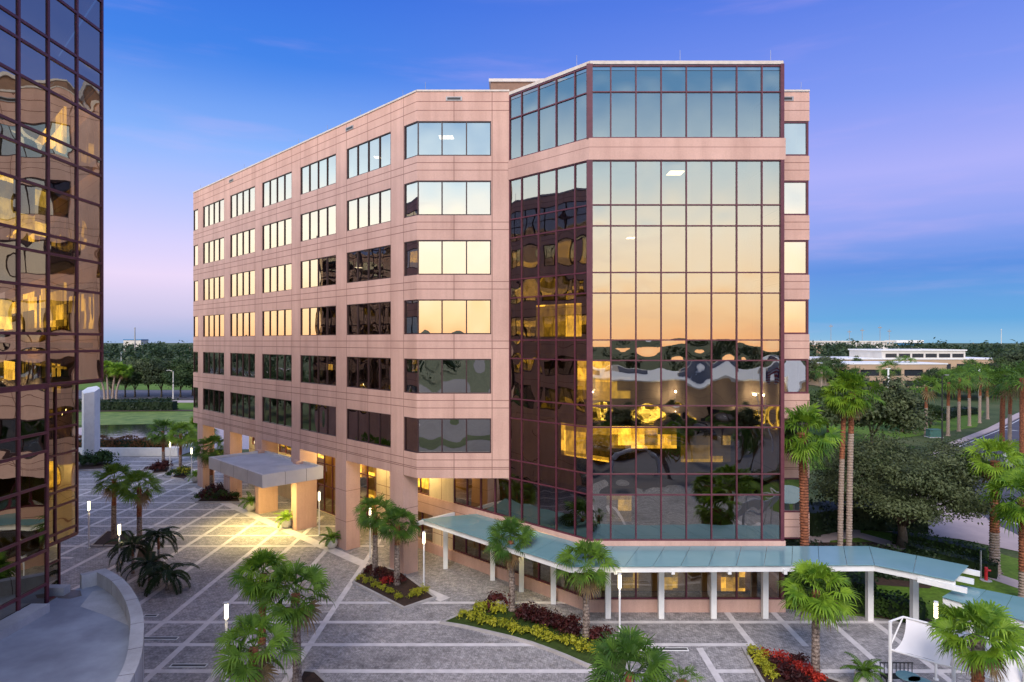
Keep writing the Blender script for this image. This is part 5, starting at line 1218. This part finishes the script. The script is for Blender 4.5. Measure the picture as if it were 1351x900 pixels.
t = MB(); t.prism([(x + (a - x) * 1.2, 87.7 + (b - 87.7) * 1.2) for a, b in hx], 0, 0.3); t.build('plinth', M['concrete'], r)
# car
def car(x, y, rz, lab, paint='carwhite', group=None):
    r = empty('parked_car', (x, y, 0), lab, 'car', group, rz=rz)
    def bld_(n, m, mat): 
        o = m.build(n, mat, None); o.parent = r; return o
    b = MB(); prof = [(-2.2, 0.35), (-2.25, 0.8), (-2.05, 0.98), (-1.6, 1.02), (-1.0, 1.45), (0.5, 1.48), (1.15, 1.0), (2.1, 0.88), (2.25, 0.6), (2.2, 0.35)]
    n = len(prof)
    for sy in (-0.85, 0.85): b.v += [(a, sy * (0.86 if z > 1.2 else 1.0), z) for a, z in prof]
    b.f.append(tuple(range(n))); b.f.append(tuple(reversed(range(n, 2 * n)))); b.f += [(i, i + n, (i + 1) % n + n, (i + 1) % n) for i in range(n)]; b.m = [0] * len(b.f)
    bld_('body', b, M[paint])
    g = MB(); g.hexa([(-1.5, -0.70, 1.04), (-1.45, -0.70, 1.04), (-1.45, 0.70, 1.04), (-1.5, 0.70, 1.04), (-1.12, -0.62, 1.4), (-1.05, -0.62, 1.4), (-1.05, 0.62, 1.4), (-1.12, 0.62, 1.4)]); bld_('rear_window', g, M['darkglass'])
    for sx in (-1.35, 1.35):
        for sy in (-0.86, 0.86):
            w_ = MB(); w_.tube([(sx, sy - 0.1, 0.32), (sx, sy + 0.1, 0.32)], 0.32, 14); bld_('wheel', w_, M['rubber'])
    for sy in (-0.68, 0.68):
        w_ = MB(); w_.box(-2.27, -2.2, sy - 0.14, sy + 0.14, 0.68, 0.85); bld_('tail_light', w_, M['tail'])
c = px(227, 601); car(c.x, c.y + 2, R(95), 'white car with orange tail light passing between the far palms')
# standpipe, grey post, utility box, poles
r = empty('standpipe', (*px(1301, 766)[:2], 0), 'red standpipe with short outlets on lawn by the sidewalk', 'standpipe'); x, y = px(1301, 766)[:2]
t = MB(); t.tube([(x, y, 0), (x, y, 0.85)], 0.10, 10); t.tube([(x, y, 0.85), (x, y, 0.93)], [0.12, 0.06], 10); t.build('pipe', M['red'], r)
for s in (1,):
    t = MB(); t.tube([(x, y, 0.72), (x + 0.24 * s, y - 0.1, 0.70)], 0.07, 8); t.build('outlet', M['red'], r)
t = MB(); t.tube([(x, y, 0), (x, y, 0.03)], 0.35, 14); t.build('base_slab', M['concrete'], r)
x, y = px(1294, 764)[:2]; t = MB(); t.box(x - 0.04, x + 0.04, y - 0.04, y + 0.04, 0, 1.95); t.box(x - 0.08, x + 0.08, y - 0.08, y + 0.08, 0, 0.04); tag(t.build('marker_post', M['steel']), 'thin grey steel post beside the red standpipe', 'post')
r = empty('utility_box', (*px(1232, 577)[:2], 0), 'dark green utility box on lawn below the roadside palms', 'utility box'); x, y = px(1232, 577)[:2]
t = MB(); t.box(x - 1.0, x + 1.0, y - 0.6, y + 0.6, 0.1, 1.3); t.box(x - 1.05, x + 1.05, y - 0.65, y + 0.65, 1.3, 1.38); t.build('cabinet', M['tealbox'], r); t = MB(); t.box(x - 1.15, x + 1.15, y - 0.75, y + 0.75, 0, 0.1); t.build('base_slab', M['concrete'], r)
def pole(xb, yb, ytop, rad, mat, lab, cat='pole', arm=0):
    q = px(xb, yb); z = HCAM + (450 - ytop) * q.y / 850; r = empty('street_lamp' if arm else 'utility_pole', (q.x, q.y, 0), lab, cat)
    t = MB(); t.tube([(q.x, q.y, 0), (q.x, q.y, z)], [rad, rad * 0.6], 8); t.build('pole', M[mat], r)
    if arm:
        t = MB(); t.tube([(q.x, q.y, z), (q.x + arm * 0.6, q.y, z + 0.3), (q.x + arm, q.y, z + 0.3)], [rad * 0.5, rad * 0.4, rad * 0.4], 6); t.build('arm', M[mat], r)
        t = MB(); t.box(q.x + arm - 0.3, q.x + arm + 0.3, q.y - 0.15, q.y + 0.15, z + 0.2, z + 0.34); t.build('lamp_head', M['steel'], r)
    else:
        t = MB(); t.box(q.x - 0.9, q.x + 0.9, q.y - 0.07, q.y + 0.07, z - 1.0, z - 0.85); t.build('crossarm', M[mat], r)
pole(1243, 584, 497, 0.13, 'black', 'black lamp pole among the roadside palms', 'lamp post', 0.7)
pole(228.5, 527, 490, 0.2, 'pale', 'beige street lamp standing among the parking lot trees', 'street lamp', -1.6)
for xb, yb, yt, rad, mat, lab in ((178, 478, 432, 0.6, 'steel', 'tallest grey mast above the wood at left'), (160, 482, 464, 0.35, 'white', 'short white pole near the lot trees at left'), (187, 474, 455, 0.35, 'tan', 'short tan pole right of the tall grey mast'), (250, 474, 458, 0.3, 'tan', 'tan pole close to the end of pink building'), (1321, 470, 434, 0.4, 'pale', 'tall pale pole above the wood at right'), (1284, 469, 452, 0.45, 'tan', 'tan pole above the wood right of tan offices'), (1128, 470, 455, 0.25, 'pale', 'pale pole before the stadium'), (1110, 471, 457, 0.25, 'tan', 'tan pole before the stadium, left of pale one')):
    pole(xb, yb, yt, rad, mat, lab)
for xb, yb, yt, lab in ((1172, 531, 487, 'white light pole left before the tan offices'), (1226, 512, 482, 'white light pole right before the tan offices'), (1292, 530, 484, 'white light pole between roadside palms')):
    q = px(xb, yb); z = HCAM + (450 - yt) * q.y / 850; r = empty('light_pole', (q.x, q.y, 0), lab, 'light pole', 'white light poles by the offices')
    t = MB(); t.tube([(q.x, q.y, 0), (q.x, q.y, z)], 0.22, 8); t.build('pole', M['white'], r); t = MB(); t.box(q.x - 0.5, q.x + 0.5, q.y - 0.3, q.y + 0.3, z, z + 0.25); t.build('lamp_head', M['white'], r)
# shade sail
def sail():
    r = empty('shade_sail', (16.8, 28.6, 0), 'white shade sail stretched on a white tube frame at bottom right', 'shade canopy')
    d = Vector((1, -0.93, 0)).normalized(); A = px(1174.4, 857, 2.6); B = px(1191.4, 814, 3.9); A2 = px(1174.4, 818, 3.85)
    L = 2.35
    for k in range(4):
        q = A + d * L * k; t = MB(); t.tube([(q.x, q.y, 0), (q.x, q.y, 3.85 if k in (0, 1, 3) else 3.6)], 0.075, 8); t.build('post', M['white'], r)
        h = B + d * L * k; t = MB(); t.tube([(q.x, q.y, 3.85), tuple(h)], 0.045, 6); t.build('strut', M['white'], r)
        t = MB(); t.tube([(q.x, q.y, 2.75), tuple(h)], 0.035, 6); t.build('strut', M['white'], r)
    E = A + d * L * 3; H = B + d * L * 3
    t = MB(); t.tube([tuple(A), tuple(E)], 0.05, 8); t.build('rail', M['white'], r); t = MB(); t.tube([tuple(B), tuple(H)], 0.05, 8); t.build('rail', M['white'], r)
    for k in range(3):
        a0, a1 = A + d * (L * k + 0.12), A + d * (L * (k + 1) - 0.12); b0, b1 = B + d * (L * k + 0.12), B + d * (L * (k + 1) - 0.12); t = MB(); n = 12
        for i in range(n + 1):
            for j in range(n + 1):
                u, w_ = i / n, j / n; ins = 0.24 * 4 * w_ * (1 - w_) * 0.5
                uu = 0.5 + (u - 0.5) * (1 - ins); pbot = a0.lerp(a1, uu); ptop = b0.lerp(b1, uu); q = pbot.lerp(ptop, w_)
                sag = 0.10 * (1 - (2 * u - 1) ** 2) * (0.5 - w_) * 2; q.z += sag * 0.8
                t.v.append(tuple(q - Vector((0, 0, 0.18 * math.sin(math.pi * w_) * (0.6 + 0.4 * math.cos(2 * math.pi * u))))))
        for i in range(n):
            for j in range(n): s = i * (n + 1) + j; t.f.append((s, s + n + 1, s + n + 2, s + 1)); t.m.append(0)
        t.build('fabric_panel', M['fabric'], r, smooth=True)
sail()
for i, (xx, yy, lab) in enumerate(((1198, 872, 'round teal glass patio table beside the bench'), (1215, 880, 'round teal glass patio table under the shade sail'))):
    q = px(xx, yy + 20, 0.0) if False else px(xx, yy + 20, 0.75); r = empty('patio_table', (q.x, q.y, 0), lab, 'table', 'patio tables by the sail')
    t = MB(); t.tube([(q.x, q.y, 0.73), (q.x, q.y, 0.76)], 0.5, 20); t.build('table_top', M['teal'], r)
    t = MB(); t.tube([(q.x, q.y, 0.02), (q.x, q.y, 0.73)], 0.05, 8); t.tube([(q.x, q.y, 0), (q.x, q.y, 0.03)], 0.28, 14); t.build('pedestal', M['steel'], r)
def bench():
    q = px(1187, 892, 0.45); r = empty('metal_bench', (q.x, q.y, 0), 'dark metal bench with mesh back beside the teal tables', 'bench'); x, y = q.x, q.y
    t = MB()
    for k in range(6): t.box(x - 0.8, x + 0.8, y - 0.25 + k * 0.09, y - 0.25 + k * 0.09 + 0.05, 0.43, 0.45)
    t.box(x - 0.8, x - 0.75, y - 0.25, y + 0.27, 0.40, 0.43); t.box(x + 0.75, x + 0.8, y - 0.25, y + 0.27, 0.40, 0.43); t.build('seat', M['black'], r)
    t = MB()
    for k in range(9): t.box(x - 0.78 + k * 0.19, x - 0.75 + k * 0.19, y + 0.26, y + 0.29, 0.45, 0.92)
    t.box(x - 0.8, x + 0.8, y + 0.255, y + 0.295, 0.92, 0.96); t.build('backrest', M['black'], r)
    for sx in (-0.74, 0.74):
        for sy in (-0.2, 0.24): t = MB(); t.tube([(x + sx, y + sy, 0), (x + sx, y + sy, 0.41)], 0.025, 6); t.build('leg', M['black'], r)
bench()

# ------------------------------------------------------------------ buildings far away
def tan_offices():
    r = empty('low_office', (130, 223, 0), 'low tan two storey office with dark ribbon windows and white roof', 'building')
    w = MB(); x0, x1, Y = 111.0, 150.5, 223.0
    ops = [(2 + 7.6 * k, 8.6 + 7.6 * k, 4.2, 6.4) for k in range(5)] + [(2 + 7.6 * k, 8.6 + 7.6 * k, 0.5, 2.6) for k in range(5)]
    facade(w, (x0, Y), (1, 0), (0, -1), x1 - x0, 0, 8.2, ops, [], [3.0], reveal=0.4); facade(w, (x1, Y), (0, 1), (1, 0), 24, 0, 8.2, [], [], []); facade(w, (x0, Y + 24), (0, -1), (-1, 0), 24, 0, 8.2, [], [], [])
    w.build('wall', [M['tan'], M['joint']], r, weld=True)
    for a, b, c, d in ops:
        g = MB(); g.box(x0 + a, x0 + b, Y + 0.38, Y + 0.42, c, d); g.build('window', M['darkglass'], r)
    t = MB(); t.box(x0 - 0.3, x1 + 0.3, Y - 0.2, Y + 24, 8.2, 8.6); t.build('roof', M['white'], r)
    r = empty('long_office', (150, 268, 0), 'long tan and white office with row of high windows behind the low one', 'building')
    t = MB(); t.box(112, 206, 268, 300, 0, 8.6); t.build('wall', M['tan'], r); t = MB(); t.box(155, 190, 270, 296, 8.6, 12.2); u = t.build('upper_storey', M['pale'], r)
    for k in range(6): t = MB(); t.box(156.5 + 5.6 * k, 161.2 + 5.6 * k, 269.9, 269.98, 9.4, 11.0); t.build('window', M['darkglass'], u)
    t = MB(); t.box(111.5, 206.5, 267.7, 300, 8.6, 9.1); t.box(154.5, 190.5, 269.6, 296.4, 12.2, 12.7); t.build('roof', M['white'], r)
    for k in range(9): t = MB(); t.box(115 + 10 * k, 122.5 + 10 * k, 267.9, 267.98, 4.6, 6.8); t.build('window', M['darkglass'], r)
    r = empty('stadium', (470, 900, 0), 'distant pale stadium stand with open tiers on the horizon', 'stadium')
    t = MB(); t.box(405, 535, 900, 930, 0, 7); t.box(400, 537, 897, 903, 10.0, 11.2); t.box(400, 533, 895, 903, 14.6, 16.6); t.box(405, 535, 922, 930, 7, 16); t.build('stand', M['pale'], r)
    for k in range(30): t = MB(); x = 402 + 4.4 * k; t.box(x, x + 0.9, 896, 898, 7, 14.6); t.build('pier', M['pale'], r)
    t = MB(); t.hexa([(488, 890, 2), (520, 885, 2), (524, 896, 2), (488, 896, 2), (500, 890, 9.8), (512, 888, 9.8), (514, 896, 9.8), (500, 896, 9.8)]); t.build('ramp_tower', M['pale'], r)
    t = MB(); t.box(537, 572, 899, 925, 0, 8.5); t.box(536, 574, 898, 926, 13.8, 17.5); t.build('press_box', M['white'], r)
    t = MB(); t.box(537.5, 571.5, 898.9, 899.3, 8.5, 13.8); t.build('blue_band', M['bluepaint'], r)
    for x, h in ((448, 40), (474, 32), (492, 34), (517, 38), (530, 33)): t = MB(); t.tube([(x, 905, 16), (x, 905, h)], 0.35, 5); t.box(x - 2.6, x + 2.6, 904.8, 905.2, h - 3.5, h - 2.2); t.build('mast', M['steel'], r)
    r = empty('tan_block', (236, 500, 0), 'small distant tan block at edge of the pink building', 'building'); t = MB(); t.box(229, 241.5, 500, 515, 0, 13.2); t.build('wall', M['tan'], r); t = MB(); t.box(228.7, 241.8, 499.7, 515, 13.2, 13.8); t.build('roof', M['pale'], r)
    r = empty('white_tower', (-590, 1000, 0), 'distant pale block rising over the wood at left', 'building'); t = MB(); t.box(-603, -576, 1000, 1020, 0, 17.5); t.build('wall', M['pale'], r); t = MB(); t.box(-603.5, -575.5, 999.5, 1020, 17.5, 19); t.build('roof', M['bluepaint'], r)
    r = empty('lilac_house', (-90, 380, 0), 'distant low house with lilac roof among the trees at left', 'house'); t = MB(); t.box(-95, -79, 400, 412, 0, 4.0); t.build('wall', M['pinkcon'], r)
    t = MB(); t.hexa([(-96, 399, 4), (-78, 399, 4), (-78, 413, 4), (-96, 413, 4), (-93, 405, 6.6), (-81, 405, 6.6), (-81, 407, 6.6), (-93, 407, 6.6)]); t.build('roof', M['pinkcon'], r)
tan_offices()
# pavilion, flagpole and lot behind the camera (seen in the mirror glass)
def pavilion():
    r = empty('low_pavilion', (40, -46, 0), 'low pale pavilion with lit ground floor seen mirrored in the glass bay', 'building')
    w = MB(); ops = [(3 + 8 * k, 9 + 8 * k, 0.4, 3.6) for k in range(8)]
    facade(w, (78, -45), (-1, 0), (0, 1), 70, 0, 8.6, ops, [8 * k for k in range(1, 9)], [4.6, 6.6], reveal=0.8); w.box(8, 78, -110, -45.9, 0, 8.3)
    w.build('wall', [M['tan'], M['joint']], r)
    for i, (a, b, c, d) in enumerate(ops):
        g = MB(); g.box(78 - b, 78 - a, -45.85, -45.8, c, d); g.build('window', M['litroom'] if i in (3, 5, 6, 7) else M['darkglass'], r)
    t = MB(); t.box(7.7, 78.3, -110, -44.8, 8.6, 8.9); t.build('roof', M['white'], r)
    for k, (x, y, s) in enumerate(((14, -60, 3), (24, -75, 5), (36, -58, 3), (45, -85, 6), (58, -66, 4))): t = MB(); t.box(x, x + s * 1.6, y - s, y, 8.9, 10.2); t.build('roof_unit', M['steel'], r)
    f = empty('flagpole', (36.0, -14.0, 0), 'white flagpole with striped flag seen mirrored in the glass bay', 'flagpole'); x, y = 36.0, -14.0
    t = MB(); t.tube([(x, y, 0), (x, y, 12.6)], [0.11, 0.06], 10); t.build('pole', M['white'], f)
    t = MB(); n = 10
    for i in range(n + 1):
        for j in range(2): t.v.append((x + 0.1 + 2.4 * i / n, y + 0.25 * math.sin(i * 0.9), 10.6 + 1.6 * j - 0.05 * i))
    for i in range(n): t.f.append((2 * i, 2 * i + 2, 2 * i + 3, 2 * i + 1)); t.m.append(0)
    t.build('flag', M['flag'], f)
    l = MB(); l.sheet([(-140, -180), (140, -180), (140, -46), (-140, -46)], -0.01); l.sheet([(-140, -46), (26, -46), (26, 6), (-140, 6)], -0.006); struct('rear_lot', l, M['asphalt'])
    l = MB()
    for x0, x1, y0, y1 in ((-16, 4, -22, -14), (10, 22, -34, -27), (-40, -12, -70, -60), (-2, 8, -90, -50), (-60, -30, -30, -22)): l.sheet([(x0, y0), (x1, y0), (x1, y1), (x0, y1)], 0.02)
    struct('rear_islands', l, M['cover'])
    l = MB(); l.sheet([(26, -46), (110, -46), (110, 4), (25.5, 4)], 0.0); struct('rear_drive', l, M['asphalt'])
pavilion()
for i, (x, y, lab) in enumerate(((9, -8, 'round dark tree mirrored low in the left of the glass bay'), (17, -22, 'round dark tree mirrored in the middle of the glass bay'), (27, -26, 'round dark tree mirrored beside the flagpole'), (32, 8, 'round dark tree mirrored low at right of the glass bay'))):
    m, c = TM[i % 4]; tree(x, y, 3.0, m, c, lab, 'trees behind the camera', 0.6, rz=i)
for i, (x, y) in enumerate(((-96, 70), (-104, 84), (-98, 98), (-110, 112), (-100, 126), (-118, 96))):
    m, c = TM[i % 4]; tree(x, y, 5.5, m, c, 'dark tree left of the pond, mirrored in the lower ribbon windows', 'trees left of the pond', 1.35, rz=i)
for i, (x, y, paint, lab) in enumerate(((14.0, -31, 'cardark', 'black car parked before the pavilion, mirrored in the glass bay'), (17.2, -31, 'carwhite', 'white car parked beside the black one, mirrored in the bay'), (23.5, -31, 'carblue', 'blue car parked before the pavilion, mirrored in the bay'), (33.0, -31, 'cardark', 'black car parked alone near flagpole, mirrored in the bay'))):
    car(x, y, R(90), lab, paint, 'cars parked before the pavilion')
for x, y, lab in ((14, -42, 'added lot lamp brightening the pavilion wall, mirrored nearest the bay corner'), (30, -42, 'added lot lamp brightening the pavilion wall, mirrored mid bay'), (46, -42, 'added lot lamp brightening the pavilion wall, mirrored beyond the flagpole'), (62, -42, 'added lot lamp brightening the pavilion wall, last of its row')):  # added lights to brighten the dark pavilion wall, with posts made to carry them
    r = empty('added_lot_lamp', (x, y, 0), lab, 'lamp post', 'lamps added before the pavilion')
    t = MB(); t.tube([(x, y, 0), (x, y, 6.2)], 0.08, 8); t.build('pole', M['white'], r); t = MB(); t.box(x - 0.35, x + 0.35, y - 0.2, y + 0.2, 6.2, 6.32); t.build('lamp_head', M['lamp'], r)
    light('pavilion_fill_light', 'POINT', (x, y - 0.4, 5.9), 900, (1.0, 0.86, 0.6), 0.12)
for i, (x, y, s_, lab) in enumerate(((20, -38, 0.7, 'small dark tree before the pavilion, mirrored left of the blue car'), (28.5, -39, 0.6, 'small dark tree before the pavilion, mirrored right of the blue car'), (40, -34, 0.7, 'small dark tree before the pavilion beyond the flagpole'), (11, -16, 0.5, 'low dark tree on island near the white arch mirrored in the bay'))):
    m, c = TM[i % 4]; tree(x, y, 2.9, m, c, lab, 'small trees before the pavilion', s_, rz=i * 2.0)
t = MB()
for k in range(9): t.sheet([(10 + 3.2 * k, -33.5), (10.12 + 3.2 * k, -33.5), (10.12 + 3.2 * k, -28.5), (10 + 3.2 * k, -28.5)], 0.004)
struct('rear_markings', t, M['marking'])
t = MB(); arc = [(15 + 2.6 * math.cos(a), -2.0, 3.2 * math.sin(a)) for a in [math.pi * i / 14 for i in range(15)]]; t.tube(arc, 0.22, 8)
tag(t.build('garden_arch', M['white'], None), 'white garden arch mirrored in the lower left of the glass bay', 'arch')
for i, (x, y, lab) in enumerate(((12.5, -5, 'fan palm mirrored low in the bay, left of the round trees'), (18.5, 1.5, 'fan palm mirrored low in the bay, under the white arch'), (24.0, -10, 'fan palm mirrored mid bay before parked cars'), (29.0, -2, 'fan palm mirrored low right in the bay'), (33.5, -24, 'fan palm mirrored beside the flagpole'))):
    palm(x, y, 4.4, lab, FAN[i % 3], 1.1, group='palms mirrored in the bay', seed=300 + i)
hedge('hedge', [(8, -12), (14, -12.5), (21, -16)], 2.0, 1.0, M['rust'], 'rust brown hedge mirrored across the lower bay', 60, 0.16, 31)
hedge('hedge', [(22, 5), (28, 4), (34, 0)], 2.0, 0.9, M['hedge'], 'green hedge mirrored low at right of the bay', 60, 0.16, 32)
